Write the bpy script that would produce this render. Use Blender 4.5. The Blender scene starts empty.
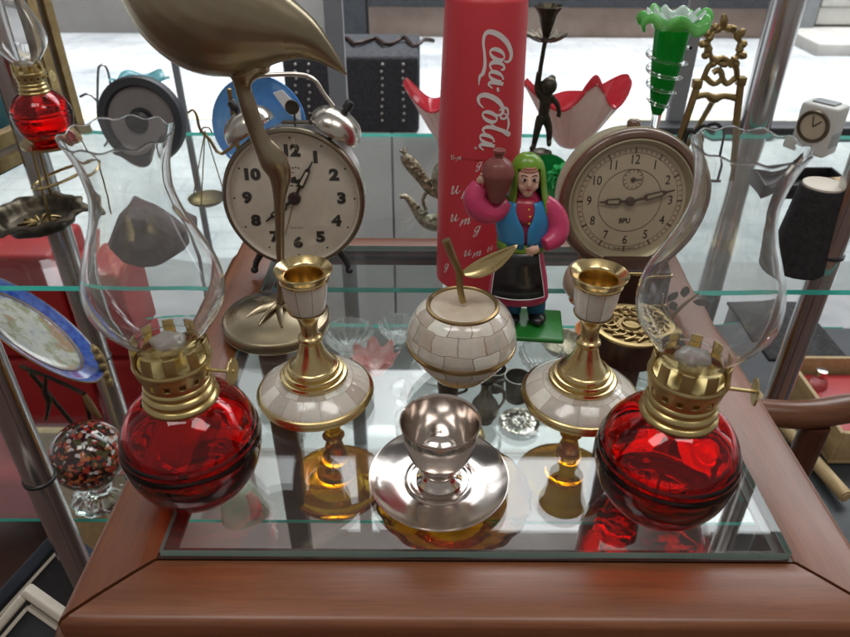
import bpy, math, random
from mathutils import Vector, Matrix
random.seed(7)
PI=math.pi; R=math.radians
S=bpy.context.scene; COL=S.collection
# ------------------------------------------------------------------ camera
CH=.40; CF=690.; CP=R(33.5); CR=R(.3)
cp,sp=math.cos(CP),math.sin(CP)
def ray(px,py):
    u=(px-425)/CF; v=(318.5-py)/CF
    u,v=u*math.cos(CR)-v*math.sin(CR),u*math.sin(CR)+v*math.cos(CR)
    return Vector((u,cp+v*sp,-sp+v*cp))
def at(px,py,z=0.):
    d=ray(px,py); t=(z-CH)/d.z; return Vector((d.x*t,d.y*t,z))
def aty(px,py,Y):
    d=ray(px,py); t=Y/d.y; return Vector((d.x*t,Y,CH+d.z*t))
def wid(px,P): return px*(P[1]*cp-(P[2]-CH)*sp)/CF
cam=bpy.data.cameras.new('camera'); co=bpy.data.objects.new('camera',cam); COL.objects.link(co)
co.location=(0,0,CH)
co.matrix_world=Matrix.Translation((0,0,CH))@Matrix.Rotation(PI/2-CP,4,'X')@Matrix.Rotation(CR,4,'Z')
cam.sensor_width=36; cam.lens=CF/850*36; cam.clip_start=.02; cam.clip_end=200
cam.dof.use_dof=True; cam.dof.focus_distance=.60; cam.dof.aperture_fstop=12
S.camera=co
# ------------------------------------------------------------------ mesh builder
class MB:
    def __init__(s): s.v=[]; s.f=[]; s.uv=[]; s.mi=[]; s.M=Matrix.Identity(4); s.m=0
    def add(s,vs,fs,uvs=None):
        b=len(s.v); s.v+=[s.M@Vector(p) for p in vs]
        for i,f in enumerate(fs):
            s.f.append([b+k for k in f]); s.mi.append(s.m)
            s.uv.append(uvs[i] if uvs else [(0,0)]*len(f))
        return s
    def lathe(s,prof,seg=48,mod=None,skip=None,a0=0,a1=2*PI):
        n=len(prof); vs=[]; fs=[]; uv=[]; L=[0]
        for i in range(1,n): L.append(L[-1]+math.hypot(prof[i][0]-prof[i-1][0],prof[i][1]-prof[i-1][1]))
        full=abs(a1-a0-2*PI)<1e-6; cols=seg if full else seg+1
        for j in range(cols):
            a=a0+(a1-a0)*j/seg
            for i,(r,z) in enumerate(prof):
                if mod: r,z=mod(a,i,r,z)
                vs.append((r*math.cos(a),r*math.sin(a),z))
        for j in range(seg):
            k=(j+1)%cols
            for i in range(n-1):
                if skip and skip(j,i): continue
                A,B,C_,D=j*n+i,k*n+i,k*n+i+1,j*n+i+1
                u0,u1=j/seg,(j+1)/seg
                p0,p1=prof[i][0]<1e-7,prof[i+1][0]<1e-7
                if p0 and p1: continue
                if p0: fs.append([A,C_,D]); uv.append([(u0,L[i]),(u1,L[i+1]),(u0,L[i+1])])
                elif p1: fs.append([A,B,D]); uv.append([(u0,L[i]),(u1,L[i]),(u0,L[i+1])])
                else: fs.append([A,B,C_,D]); uv.append([(u0,L[i]),(u1,L[i]),(u1,L[i+1]),(u0,L[i+1])])
        return s.add(vs,fs,uv)
    def tube(s,pts,rad,seg=10,sub=0,sy=1.0,flat=None,caps=True):
        pts=[Vector(p) for p in pts]
        rad=list(rad) if hasattr(rad,'__len__') else [rad]*len(pts)
        if sub: pts,rad=smooth(pts,rad,sub)
        n=len(pts); vs=[]; fs=[]
        t0=(pts[1]-pts[0]).normalized()
        nrm=t0.orthogonal().normalized() if flat is None else (Vector(flat)-t0*Vector(flat).dot(t0)).normalized()
        for i in range(n):
            t=(pts[min(i+1,n-1)]-pts[max(i-1,0)]).normalized()
            nrm=(nrm-t*nrm.dot(t)); nrm=nrm.normalized() if nrm.length>1e-9 else t.orthogonal().normalized()
            b=t.cross(nrm)
            for k in range(seg):
                a=2*PI*k/seg
                vs.append(pts[i]+rad[i]*(math.cos(a)*nrm+sy*math.sin(a)*b))
        for i in range(n-1):
            for k in range(seg):
                q=(k+1)%seg; fs.append([i*seg+k,i*seg+q,(i+1)*seg+q,(i+1)*seg+k])
        if caps: fs.append(list(range(seg))[::-1]); fs.append([(n-1)*seg+k for k in range(seg)])
        return s.add(vs,fs)
    def box(s,c,d,rot=None,bev=0):
        x,y,z=d[0]/2,d[1]/2,d[2]/2; Mx=rot if rot else Matrix.Identity(3); c=Vector(c)
        if bev<=0:
            vs=[(sx*x,sy*y,sz*z) for sx in(-1,1) for sy in(-1,1) for sz in(-1,1)]
            fs=[[0,1,3,2],[4,6,7,5],[0,4,5,1],[2,3,7,6],[0,2,6,4],[1,5,7,3]]
        else:
            import bmesh
            bm=bmesh.new(); bmesh.ops.create_cube(bm,size=1)
            for v in bm.verts: v.co=Vector((v.co.x*2*x,v.co.y*2*y,v.co.z*2*z))
            bmesh.ops.bevel(bm,geom=bm.edges[:],offset=bev,segments=3,affect='EDGES',profile=.5)
            bm.verts.index_update(); vs=[v.co.copy() for v in bm.verts]; fs=[[v.index for v in f.verts] for f in bm.faces]; bm.free()
        return s.add([c+Mx@Vector(p) for p in vs],fs)
    def ball(s,c,r,seg=20,rings=12,sc=(1,1,1),fn=None):
        c=Vector(c); vs=[]; fs=[]
        for i in range(rings+1):
            t=PI*i/rings
            for j in range(seg):
                a=2*PI*j/seg; p=Vector((math.sin(t)*math.cos(a)*sc[0],math.sin(t)*math.sin(a)*sc[1],math.cos(t)*sc[2]))*r
                if fn: p=fn(p)
                vs.append(c+p)
        for i in range(rings):
            for j in range(seg):
                k=(j+1)%seg; fs.append([i*seg+j,(i+1)*seg+j,(i+1)*seg+k,i*seg+k])
        return s.add(vs,fs)
    def loft(s,secs,seg=20,p=2.0):   # secs: (cx,cy,cz,rx,ry)
        vs=[]; fs=[]; n=len(secs)
        for (x,y,z,rx,ry) in secs:
            for k in range(seg):
                a=2*PI*k/seg; ca,sa=math.cos(a),math.sin(a)
                vs.append((x+rx*math.copysign(abs(ca)**(2/p),ca),y+ry*math.copysign(abs(sa)**(2/p),sa),z))
        for i in range(n-1):
            for k in range(seg):
                q=(k+1)%seg; fs.append([i*seg+k,i*seg+q,(i+1)*seg+q,(i+1)*seg+k])
        fs.append(list(range(seg))[::-1]); fs.append([(n-1)*seg+k for k in range(seg)])
        return s.add(vs,fs)
    def plate(s,pts,a,b):  # closed outline pts -> extruded between offset vectors a,b
        n=len(pts); a,b=Vector(a),Vector(b)
        vs=[Vector(p)+a for p in pts]+[Vector(p)+b for p in pts]
        fs=[list(range(n)),list(range(2*n-1,n-1,-1))]+[[i,(i+1)%n,n+(i+1)%n,n+i][::-1] for i in range(n)]
        return s.add(vs,fs)
    def build(s,name,mat,parent=None,origin=None,smooth=True,ang=38,weld=True):
        me=bpy.data.meshes.new(name); o0=Vector(origin) if origin is not None else Vector((0,0,0))
        me.from_pydata([tuple(v-o0) for v in s.v],[],s.f)
        ul=me.uv_layers.new(name='UVMap'); li=0
        for fuv in s.uv:
            for q in fuv: ul.data[li].uv=q; li+=1
        for m in (mat if isinstance(mat,(list,tuple)) else [mat]): me.materials.append(m)
        for p,mi in zip(me.polygons,s.mi): p.use_smooth=smooth; p.material_index=mi
        import bmesh
        bm=bmesh.new(); bm.from_mesh(me)
        if weld: bmesh.ops.remove_doubles(bm,verts=bm.verts[:],dist=2e-7)
        bmesh.ops.recalc_face_normals(bm,faces=bm.faces[:]); bm.to_mesh(me); bm.free()
        if smooth: me.set_sharp_from_angle(angle=R(ang))
        o=bpy.data.objects.new(name,me); COL.objects.link(o)
        if parent is not None: o.parent=parent
        else: o.location=o0
        return o
def smooth(pts,rad,sub):
    P=[];Q=[];n=len(pts)
    for i in range(n-1):
        a,b,c,d=pts[max(i-1,0)],pts[i],pts[i+1],pts[min(i+2,n-1)]
        for k in range(sub):
            t=k/sub
            P.append(.5*((2*b)+(c-a)*t+(2*a-5*b+4*c-d)*t*t+(3*b-a-3*c+d)*t**3))
            e,f,g,h=rad[max(i-1,0)],rad[i],rad[i+1],rad[min(i+2,n-1)]
            q=.5*((2*f)+(g-e)*t+(2*e-5*f+4*g-h)*t*t+(3*f-e-3*g+h)*t**3); Q.append(max(q,min(f,g)*.6,1e-5))
    P.append(pts[-1]);Q.append(rad[-1]); return P,Q
def rsmooth(prof,sub):
    P,_=smooth([Vector((a,0,b)) for a,b in prof],[1]*len(prof),sub); return [(max(p.x,0),p.z) for p in P]
def tag(o,label=None,cat=None,group=None,kind=None):
    if label: o['label']=label
    if cat: o['category']=cat
    if group: o['group']=group
    if kind: o['kind']=kind
    return o
def thing(name,loc,label,cat,group=None,rz=0):
    o=bpy.data.objects.new(name,None); COL.objects.link(o); o.location=loc; o.rotation_euler=(0,0,rz); o.empty_display_size=.02
    return tag(o,label,cat,group)
def copy_tree(o,parent=None):
    c=o.copy(); COL.objects.link(c)
    if parent is not None: c.parent=parent
    for ch in list(o.children): copy_tree(ch,c)
    return c
def mixM(*a):
    return Matrix.LocRotScale(*a)
def axes(ny,up=(0,0,1)):  # matrix whose local z is ny
    z=Vector(ny).normalized(); x=Vector(up).cross(z).normalized(); y=z.cross(x)
    return Matrix((x,y,z)).transposed()
# ------------------------------------------------------------------ materials
def newmat(name):
    m=bpy.data.materials.new(name); m.use_nodes=True; nt=m.node_tree; nt.nodes.clear()
    out=nt.nodes.new('ShaderNodeOutputMaterial'); return m,nt,out
def N(nt,t,**k):
    n=nt.nodes.new(t)
    for a,b in k.items():
        if a in n.inputs.keys(): n.inputs[a].default_value=b
        else: setattr(n,a,b)
    return n
def c4(c): return (c[0],c[1],c[2],1)
def coords(nt,scale=(1,1,1),uv=False):
    tc=N(nt,'ShaderNodeTexCoord'); mp=N(nt,'ShaderNodeMapping'); mp.inputs['Scale'].default_value=scale
    nt.links.new(tc.outputs['UV' if uv else 'Object'],mp.inputs['Vector']); return mp.outputs['Vector']
def noise(nt,vec,scale,detail=4,rough=.6):
    n=N(nt,'ShaderNodeTexNoise'); n.inputs['Scale'].default_value=scale; n.inputs['Detail'].default_value=detail; n.inputs['Roughness'].default_value=rough
    nt.links.new(vec,n.inputs['Vector']); return n.outputs['Fac']
def ramp(nt,fac,stops):
    r=N(nt,'ShaderNodeValToRGB'); e=r.color_ramp.elements
    e[0].position,e[0].color=stops[0][0],c4(stops[0][1]); e[1].position,e[1].color=stops[-1][0],c4(stops[-1][1])
    for p,c in stops[1:-1]: q=e.new(p); q.color=c4(c)
    nt.links.new(fac,r.inputs['Fac']); return r.outputs['Color']
def bump(nt,fac,dist,strength=1):
    b=N(nt,'ShaderNodeBump'); b.inputs['Distance'].default_value=dist; b.inputs['Strength'].default_value=strength
    nt.links.new(fac,b.inputs['Height']); return b.outputs['Normal']
def pbr(name,c1,c2=None,rough=.4,metal=0,ns=30,bs=0,bd=.0003,rv=.15,coat=0,scale=(1,1,1),spec=.5,sss=0,detail=4):
    m,nt,out=newmat(name); p=N(nt,'ShaderNodeBsdfPrincipled'); nt.links.new(p.outputs[0],out.inputs[0])
    v=coords(nt,scale); f=noise(nt,v,ns,detail)
    col=ramp(nt,f,[(.3,c1),(.7,c2 or c1)]); nt.links.new(col,p.inputs['Base Color'])
    p.inputs['Metallic'].default_value=metal; p.inputs['Specular IOR Level'].default_value=spec
    mr=N(nt,'ShaderNodeMapRange'); mr.inputs['From Min'].default_value=.3; mr.inputs['From Max'].default_value=.7
    mr.inputs['To Min'].default_value=max(.02,rough-rv*rough); mr.inputs['To Max'].default_value=min(1,rough+rv*rough*2)
    f2=noise(nt,v,ns*.37+3,5); nt.links.new(f2,mr.inputs['Value']); nt.links.new(mr.outputs[0],p.inputs['Roughness'])
    if coat: p.inputs['Coat Weight'].default_value=coat; p.inputs['Coat Roughness'].default_value=.12
    if sss: p.inputs['Subsurface Weight'].default_value=sss; p.inputs['Subsurface Radius'].default_value=(.004,.003,.002)
    if bs: nt.links.new(bump(nt,noise(nt,v,bs,4),bd),p.inputs['Normal'])
    return m
def schlick(nt):
    g=N(nt,'ShaderNodeNewGeometry'); d=N(nt,'ShaderNodeVectorMath',operation='DOT_PRODUCT')
    nt.links.new(g.outputs['Normal'],d.inputs[0]); nt.links.new(g.outputs['Incoming'],d.inputs[1])
    a=N(nt,'ShaderNodeMath',operation='ABSOLUTE'); nt.links.new(d.outputs['Value'],a.inputs[0])
    b=N(nt,'ShaderNodeMath',operation='SUBTRACT'); b.inputs[0].default_value=1; nt.links.new(a.outputs[0],b.inputs[1])
    c=N(nt,'ShaderNodeMath',operation='POWER'); nt.links.new(b.outputs[0],c.inputs[0]); c.inputs[1].default_value=5
    e=N(nt,'ShaderNodeMath',operation='MULTIPLY_ADD'); nt.links.new(c.outputs[0],e.inputs[0]); e.inputs[1].default_value=.957; e.inputs[2].default_value=.043
    return e.outputs[0]
def pane(name,tint=(.95,.985,.97),smudge=True):
    m,nt,out=newmat(name); t=N(nt,'ShaderNodeBsdfTransparent'); t.inputs[0].default_value=c4(tint)
    g=N(nt,'ShaderNodeBsdfGlossy'); g.inputs['Roughness'].default_value=.0
    if smudge:
        f=noise(nt,coords(nt),14,5); mr=N(nt,'ShaderNodeMapRange'); mr.inputs['From Min'].default_value=.45; mr.inputs['From Max'].default_value=.8
        mr.inputs['To Min'].default_value=.0; mr.inputs['To Max'].default_value=.09; nt.links.new(f,mr.inputs['Value']); nt.links.new(mr.outputs[0],g.inputs['Roughness'])
    x=N(nt,'ShaderNodeMixShader'); nt.links.new(schlick(nt),x.inputs[0]); nt.links.new(t.outputs[0],x.inputs[1]); nt.links.new(g.outputs[0],x.inputs[2])
    if smudge:
        dd=N(nt,'ShaderNodeBsdfDiffuse'); dd.inputs[0].default_value=(.75,.76,.76,1); y=N(nt,'ShaderNodeMixShader'); m2=N(nt,'ShaderNodeMapRange'); m2.inputs['From Min'].default_value=.35; m2.inputs['From Max'].default_value=.8; m2.inputs['To Min'].default_value=.004; m2.inputs['To Max'].default_value=.045
        nt.links.new(noise(nt,coords(nt,(1,2.2,1)),7,7,.75),m2.inputs['Value']); nt.links.new(m2.outputs[0],y.inputs[0]); nt.links.new(x.outputs[0],y.inputs[1]); nt.links.new(dd.outputs[0],y.inputs[2]); x=y
    nt.links.new(x.outputs[0],out.inputs[0]); return m
def glass(name,c=(1,1,1),rough=0,ior=1.5,c2=None,ns=25,wob=0):
    m,nt,out=newmat(name); g=N(nt,'ShaderNodeBsdfGlass'); g.inputs['Color'].default_value=c4(c); g.inputs['Roughness'].default_value=rough; g.inputs['IOR'].default_value=ior
    v=coords(nt)
    if c2: nt.links.new(ramp(nt,noise(nt,v,ns),[(.35,c),(.65,c2)]),g.inputs['Color'])
    if wob: nt.links.new(bump(nt,noise(nt,v,wob,2),.0004),g.inputs['Normal'])
    nt.links.new(g.outputs[0],out.inputs[0]); return m
def wood(name,dark,light,axis='x',rough=.38,coat=.1,sc=1):
    def sc3(l,t): return {'x':(l*sc,t*sc,t*sc),'y':(t*sc,l*sc,t*sc),'z':(t*sc,t*sc,l*sc)}[axis]
    m,nt,out=newmat(name); p=N(nt,'ShaderNodeBsdfPrincipled'); nt.links.new(p.outputs[0],out.inputs[0])
    f=noise(nt,coords(nt,sc3(2.5,38)),2.2,8,.65); f2=noise(nt,coords(nt),9,3); f3=noise(nt,coords(nt,sc3(14,420)),2.0,3,.6)
    mx=N(nt,'ShaderNodeMath',operation='MULTIPLY_ADD'); nt.links.new(f2,mx.inputs[0]); mx.inputs[1].default_value=.40; nt.links.new(f,mx.inputs[2])
    mid=tuple((a+b)/2 for a,b in zip(dark,light))
    base=ramp(nt,mx.outputs[0],[(.45,dark),(.7,mid),(.95,light)])
    pore=ramp(nt,f3,[(.36,(.38,.33,.30)),(.50,(1,1,1)),(.62,(1,1,1)),(.75,(1.0,.93,.86))])
    mm=N(nt,'ShaderNodeMix',data_type='RGBA',blend_type='MULTIPLY'); mm.inputs[0].default_value=.33; nt.links.new(base,mm.inputs[6]); nt.links.new(pore,mm.inputs[7]); nt.links.new(mm.outputs[2],p.inputs['Base Color'])
    mr=N(nt,'ShaderNodeMapRange'); mr.inputs['To Min'].default_value=rough*.8; mr.inputs['To Max'].default_value=rough*1.35; nt.links.new(noise(nt,coords(nt),16,5,.7),mr.inputs['Value']); nt.links.new(mr.outputs[0],p.inputs['Roughness'])
    p.inputs['Coat Weight'].default_value=coat; p.inputs['Coat Roughness'].default_value=.3; p.inputs['Specular IOR Level'].default_value=.4
    nt.links.new(bump(nt,f3,.00012,.7),p.inputs['Normal']); return m
def shelltiles(name,rows=(.0125,26),mort=(.40,.31,.24),ms=.028,wob=.4):
    # mother of pearl tiles: brick pattern on the lathe's uv
    m,nt,out=newmat(name); p=N(nt,'ShaderNodeBsdfPrincipled'); nt.links.new(p.outputs[0],out.inputs[0])
    v=coords(nt,(rows[1],1/rows[0],1),uv=True)
    wv=N(nt,'ShaderNodeVectorMath',operation='MULTIPLY_ADD')
    nz=N(nt,'ShaderNodeTexNoise'); nz.inputs['Scale'].default_value=1.1; nt.links.new(v,nz.inputs['Vector'])
    nt.links.new(nz.outputs['Color'],wv.inputs[0]); wv.inputs[1].default_value=(wob,wob,0); nt.links.new(v,wv.inputs[2])
    b=N(nt,'ShaderNodeTexBrick'); b.inputs['Scale'].default_value=1; b.inputs['Mortar Size'].default_value=ms; b.inputs['Mortar Smooth'].default_value=.6
    b.inputs['Brick Width'].default_value=1; b.inputs['Row Height'].default_value=1; b.offset=.5; b.inputs['Bias'].default_value=0
    b.inputs['Color1'].default_value=(.93,.90,.84,1); b.inputs['Color2'].default_value=(.52,.44,.38,1); b.inputs['Mortar'].default_value=c4(mort)
    nt.links.new(wv.outputs[0],b.inputs['Vector'])
    o=coords(nt); f=noise(nt,o,70,5,.7)
    cr=ramp(nt,f,[(.3,(.86,.80,.72)),(.5,(1,.99,.93)),(.7,(.76,.82,.80))])
    mx=N(nt,'ShaderNodeMix',data_type='RGBA',blend_type='MULTIPLY'); mx.inputs[0].default_value=.75
    nt.links.new(b.outputs['Color'],mx.inputs[6]); nt.links.new(cr,mx.inputs[7]); nt.links.new(mx.outputs[2],p.inputs['Base Color'])
    p.inputs['Roughness'].default_value=.16; p.inputs['Coat Weight'].default_value=.7; p.inputs['Coat Roughness'].default_value=.1
    inv=N(nt,'ShaderNodeMath',operation='SUBTRACT'); inv.inputs[0].default_value=1; nt.links.new(b.outputs['Fac'],inv.inputs[1])
    nt.links.new(bump(nt,inv.outputs[0],.00025),p.inputs['Normal']); return m
M={}
def cased(name,c1,c2,tr=.5,ns=14):
    m=pbr(name,c1,c2,rough=.07,ns=ns,coat=.6); nt=m.node_tree; out=[n for n in nt.nodes if n.type=='OUTPUT_MATERIAL'][0]; p=[n for n in nt.nodes if n.type=='BSDF_PRINCIPLED'][0]
    t=N(nt,'ShaderNodeBsdfTranslucent'); nt.links.new(p.inputs['Base Color'].links[0].from_socket,t.inputs['Color']); x=N(nt,'ShaderNodeMixShader'); x.inputs[0].default_value=tr
    nt.links.new(p.outputs[0],x.inputs[1]); nt.links.new(t.outputs[0],x.inputs[2]); nt.links.new(x.outputs[0],out.inputs[0]); return m
def hazed(name,c,wob,amt):  # pale film mixed into the glass for dust and milky window reflections
    m=glass(name,c,wob=wob); nt=m.node_tree; out=[n for n in nt.nodes if n.type=='OUTPUT_MATERIAL'][0]; g=[n for n in nt.nodes if n.type=='BSDF_GLASS'][0]
    t=N(nt,'ShaderNodeBsdfTranslucent'); t.inputs[0].default_value=(.9,.9,.88,1); d=N(nt,'ShaderNodeBsdfDiffuse'); d.inputs[0].default_value=(.8,.8,.78,1); a=N(nt,'ShaderNodeMixShader'); nt.links.new(t.outputs[0],a.inputs[1]); nt.links.new(d.outputs[0],a.inputs[2])
    x=N(nt,'ShaderNodeMixShader'); f=noise(nt,coords(nt),26,5,.7); mr=N(nt,'ShaderNodeMapRange'); mr.inputs['From Min'].default_value=.35; mr.inputs['From Max'].default_value=.75; mr.inputs['To Min'].default_value=amt*.35; mr.inputs['To Max'].default_value=amt*1.8
    nt.links.new(f,mr.inputs['Value']); nt.links.new(mr.outputs[0],x.inputs[0]); nt.links.new(g.outputs[0],x.inputs[1]); nt.links.new(a.outputs[0],x.inputs[2]); nt.links.new(x.outputs[0],out.inputs[0]); return m
M['woodx']=wood('varnished_wood_x',(.150,.045,.015),(.265,.090,.034),'x',rough=.38,coat=.5)
M['woody']=wood('varnished_wood_y',(.150,.045,.015),(.265,.090,.034),'y',rough=.38,coat=.5)
M['woodz']=wood('varnished_wood_z',(.055,.016,.008),(.12,.042,.022),'z')
M['darkwood']=wood('dark_wood',(.025,.009,.006),(.07,.025,.015),'z')
M['brownwood']=wood('brown_wood',(.10,.034,.013),(.24,.095,.042),'x',rough=.3)
M['palewood']=wood('pale_wood',(.42,.28,.13),(.62,.45,.24),'y',rough=.5,coat=0)
M['brass3']=pbr('brown_brass',(.50,.36,.18),(.36,.25,.12),rough=.3,metal=1,ns=30)
M['brass']=pbr('polished_brass',(.77,.61,.31),(.55,.42,.20),rough=.22,metal=1,ns=22,rv=.4,bs=180,bd=.00004)
M['brass2']=pbr('lamp_brass',(.74,.60,.29),(.52,.40,.17),rough=.25,metal=1,ns=40,rv=.4,bs=200,bd=.00004)
M['oldbrass']=pbr('aged_brass',(.42,.31,.14),(.25,.18,.085),rough=.36,metal=1,ns=18,rv=.3,bs=120,bd=.0001)
M['birdbrass']=pbr('dull_brass',(.44,.375,.26),(.29,.24,.155),rough=.27,metal=1,ns=9,rv=.35,bs=140,bd=.00003,detail=6)
M['bronze']=pbr('dark_bronze',(.12,.10,.07),(.05,.042,.032),rough=.4,metal=1,ns=40,bs=90,bd=.0008)
M['bronze2']=pbr('figure_bronze',(.10,.085,.06),(.035,.03,.025),rough=.45,metal=.9,ns=60,bs=150,bd=.0004)
M['gilt']=pbr('gilt',(.50,.36,.16),(.28,.19,.09),rough=.42,metal=.8,ns=25,bs=70,bd=.0006)
M['silver']=pbr('warm_silver',(.76,.70,.65),(.62,.56,.515),rough=.11,metal=1,ns=16,rv=.5,bs=14,bd=.0003)
M['chrome']=pbr('chrome',(.62,.61,.61),(.5,.49,.48),rough=.16,metal=1,ns=9,rv=.3)
M['nickel']=pbr('nickel',(.68,.64,.58),(.52,.48,.42),rough=.22,metal=1,ns=20,bs=60,bd=.0001)
M['pewter']=pbr('pewter',(.33,.32,.28),(.2,.19,.16),rough=.35,metal=1,ns=40,bs=80,bd=.0004)
M['ornsilver']=pbr('ornate_silver',(.66,.60,.46),(.17,.14,.09),rough=.3,metal=1,ns=150,bs=210,bd=.003)
M['greymetal']=pbr('grey_painted_metal',(.30,.32,.34),(.24,.255,.27),rough=.4,ns=8)
M['black']=pbr('black',(.012,.012,.013),(.03,.03,.032),rough=.35,ns=30)
M['blackmatte']=pbr('black_matte',(.010,.009,.010),(.028,.026,.028),rough=.75,ns=180,bs=400,bd=.0004)
M['darkblue']=pbr('dark_slate',(.03,.035,.042),(.055,.058,.066),rough=.45,ns=20)
M['tile']=shelltiles('shell_tiles',(.0165,12))
M['tile2']=shelltiles('shell_tiles_disc',(.0190,17),mort=(.56,.48,.40),ms=.014,wob=.2)
M['tile3']=shelltiles('shell_tiles_socket',(.03,9),mort=(.35,.25,.17),wob=.15)
M['shell']=pbr('shell',(.58,.49,.36),(.70,.62,.49),rough=.14,ns=60,coat=.4)
M['clear']=hazed('clear_glass',(.99,.997,.995),14,.034)
M['clear2']=glass('clear_glass_plain',(.97,.99,.985))
M['redglass']=glass('red_glass',(.86,.06,.10),c2=(.74,.02,.05),ns=12,wob=34)
m=M['redglass']; nt=m.node_tree; g=[n for n in nt.nodes if n.type=='BSDF_GLASS'][0]
for l in list(nt.links):
    if l.to_socket==g.inputs['Color']: nt.links.remove(l)
g.inputs['Color'].default_value=(1,.97,.97,1)
va=N(nt,'ShaderNodeVolumeAbsorption'); va.inputs['Color'].default_value=(.972,.0,.06,1); va.inputs['Density'].default_value=900; nt.links.new(va.outputs[0],[n for n in nt.nodes if n.type=='OUTPUT_MATERIAL'][0].inputs['Volume'])
M['amber']=glass('amber_glass',(.92,.66,.10),c2=(.82,.52,.05),ns=14)
M['bluegl']=pbr('blue_glazed',(.05,.22,.62),(.14,.40,.80),rough=.08,ns=14,coat=1)
M['green']=glass('green_glass',(.10,.72,.16),c2=(.04,.55,.10),ns=12,rough=.02)
M['greenedge']=cased('light_green_glass',(.20,.72,.16),(.42,.86,.38),.5,30)
M['turq']=cased('turquoise_glass',(.18,.60,.68),(.42,.76,.80),.5,30)
M['pink']=cased('pink_glass',(.80,.34,.33),(.90,.72,.70),.5,40)
M['crystal']=hazed('cut_crystal',(.99,1,1),20,.16)  # more of the pale film, so the crystal looks brighter lit
M['whitegl']=cased('white_cased_glass',(.82,.77,.68),(.90,.86,.80),.15,20)
M['redgl2']=cased('red_cased_glass',(.70,.03,.06),(.80,.08,.11),.4,20)
M['plasticred']=pbr('red_plastic',(.58,.042,.056),(.64,.05,.066),rough=.42,ns=6,spec=.4)
M['whiteink']=pbr('white_ink',(.74,.66,.66),(.82,.76,.75),rough=.5,ns=60)
M['edge']=cased('glass_edge',(.06,.58,.47),(.10,.70,.58),.5,20)
M['pane']=pane('shelf_glass',(.955,.985,.97))
M['lpane']=pane('lower_shelf_glass',(.955,.985,.97),smudge=False)
M['tpane']=pane('table_glass',(.95,.98,.965))
M['dial1']=pbr('cream_dial',(.74,.67,.58),(.66,.58,.49),rough=.5,ns=40,rv=.1)
M['dial2']=pbr('beige_dial',(.54,.45,.325),(.48,.39,.28),rough=.5,ns=30,rv=.1)
M['bezel']=pbr('dark_bezel',(.16,.13,.09),(.25,.21,.15),rough=.3,ns=20,metal=1)
M['ink']=pbr('dial_ink',(.015,.013,.012),(.03,.026,.023),rough=.5,ns=60)
M['inkbrown']=pbr('brown_ink',(.06,.035,.022),(.10,.06,.04),rough=.5,ns=60)
M['casebrown']=pbr('brown_enamel',(.10,.052,.032),(.17,.095,.058),rough=.25,ns=20,coat=.6)
M['lens']=pane('clock_lens',(.97,.97,.95),smudge=False)
M['ringgreen']=pbr('pale_metal_ring',(.50,.45,.30),(.40,.355,.235),rough=.35,ns=30,metal=.4)
def paint(n,c,r=.3): return pbr(n,tuple(x*.85 for x in c),tuple(min(1,x*1.12) for x in c),rough=r,ns=45,bs=60,bd=.0003,coat=.25)
M['p_pink']=pbr('pink_paint',(.46,.028,.10),(.62,.05,.15),rough=.32,ns=45,bs=75,bd=.0011,coat=.2); M['p_blue']=paint('blue_paint',(.03,.24,.50)); M['p_green']=paint('lime_paint',(.16,.32,.02))
M['p_base']=paint('green_paint',(.02,.20,.03)); M['p_black']=paint('black_paint',(.008,.007,.008)); M['p_skin']=paint('skin_paint',(.74,.44,.33))
M['p_clay']=paint('clay_paint',(.22,.055,.045),.5); M['p_leg']=paint('legging_paint',(.02,.10,.22)); M['p_bib']=paint('crimson_paint',(.42,.02,.05)); M['p_yellow']=paint('yellow_paint',(.75,.50,.05)); M['p_white']=paint('white_paint',(.75,.72,.68)); M['p_hair']=paint('hair_paint',(.10,.04,.02))
M['stone']=pbr('rough_stone',(.075,.055,.055),(.12,.09,.09),rough=.8,ns=40,bs=60,bd=.003)
M['redleather']=pbr('red_leather',(.42,.012,.016),(.48,.02,.024),rough=.42,ns=14,bs=160,bd=.0006)
M['pale_reflection']=pbr('plate_highlight_white',(.72,.74,.76),(.80,.82,.83),rough=.7,ns=6)  # colour of the highlight shape on the blue plate
M['cream']=pbr('cream_paint',(.62,.56,.46),(.70,.64,.54),rough=.5,ns=20)
M['wick']=cased('cotton',(.86,.82,.78),(.94,.92,.90),.5,80)
M['mirror']=pbr('mirror_glass',(.42,.40,.40),(.45,.43,.43),rough=.03,metal=1,ns=5)
M['white']=pbr('white_plastic',(.62,.62,.58),(.70,.70,.66),rough=.4,ns=12)

# ------------------------------------------------------------------ setting
def sheet(name,x0,x1,y0,y1,z,mat,lab=None):
    b=MB().add([(x0,y0,z),(x1,y0,z),(x1,y1,z),(x0,y1,z)],[[0,1,2,3]]); o=b.build(name,mat,smooth=False); o['kind']='structure'; return o
m,nt,out=newmat('street_paving'); p=N(nt,'ShaderNodeBsdfPrincipled'); nt.links.new(p.outputs[0],out.inputs[0])
v=coords(nt); f=noise(nt,v,1.3,8,.7); f2=noise(nt,v,35,5)
b=N(nt,'ShaderNodeTexBrick'); b.inputs['Scale'].default_value=1.6; b.inputs['Mortar Size'].default_value=.012
b.inputs['Color1'].default_value=(.52,.53,.54,1); b.inputs['Color2'].default_value=(.56,.57,.58,1); b.inputs['Mortar'].default_value=(.46,.47,.48,1); nt.links.new(v,b.inputs['Vector'])
mx=N(nt,'ShaderNodeMix',data_type='RGBA',blend_type='MULTIPLY'); mx.inputs[0].default_value=1; nt.links.new(b.outputs['Color'],mx.inputs[6]); nt.links.new(ramp(nt,f,[(.30,(.48,.51,.54)),(.46,(.78,.80,.82)),(.60,(1,1,1))]),mx.inputs[7])
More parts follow.
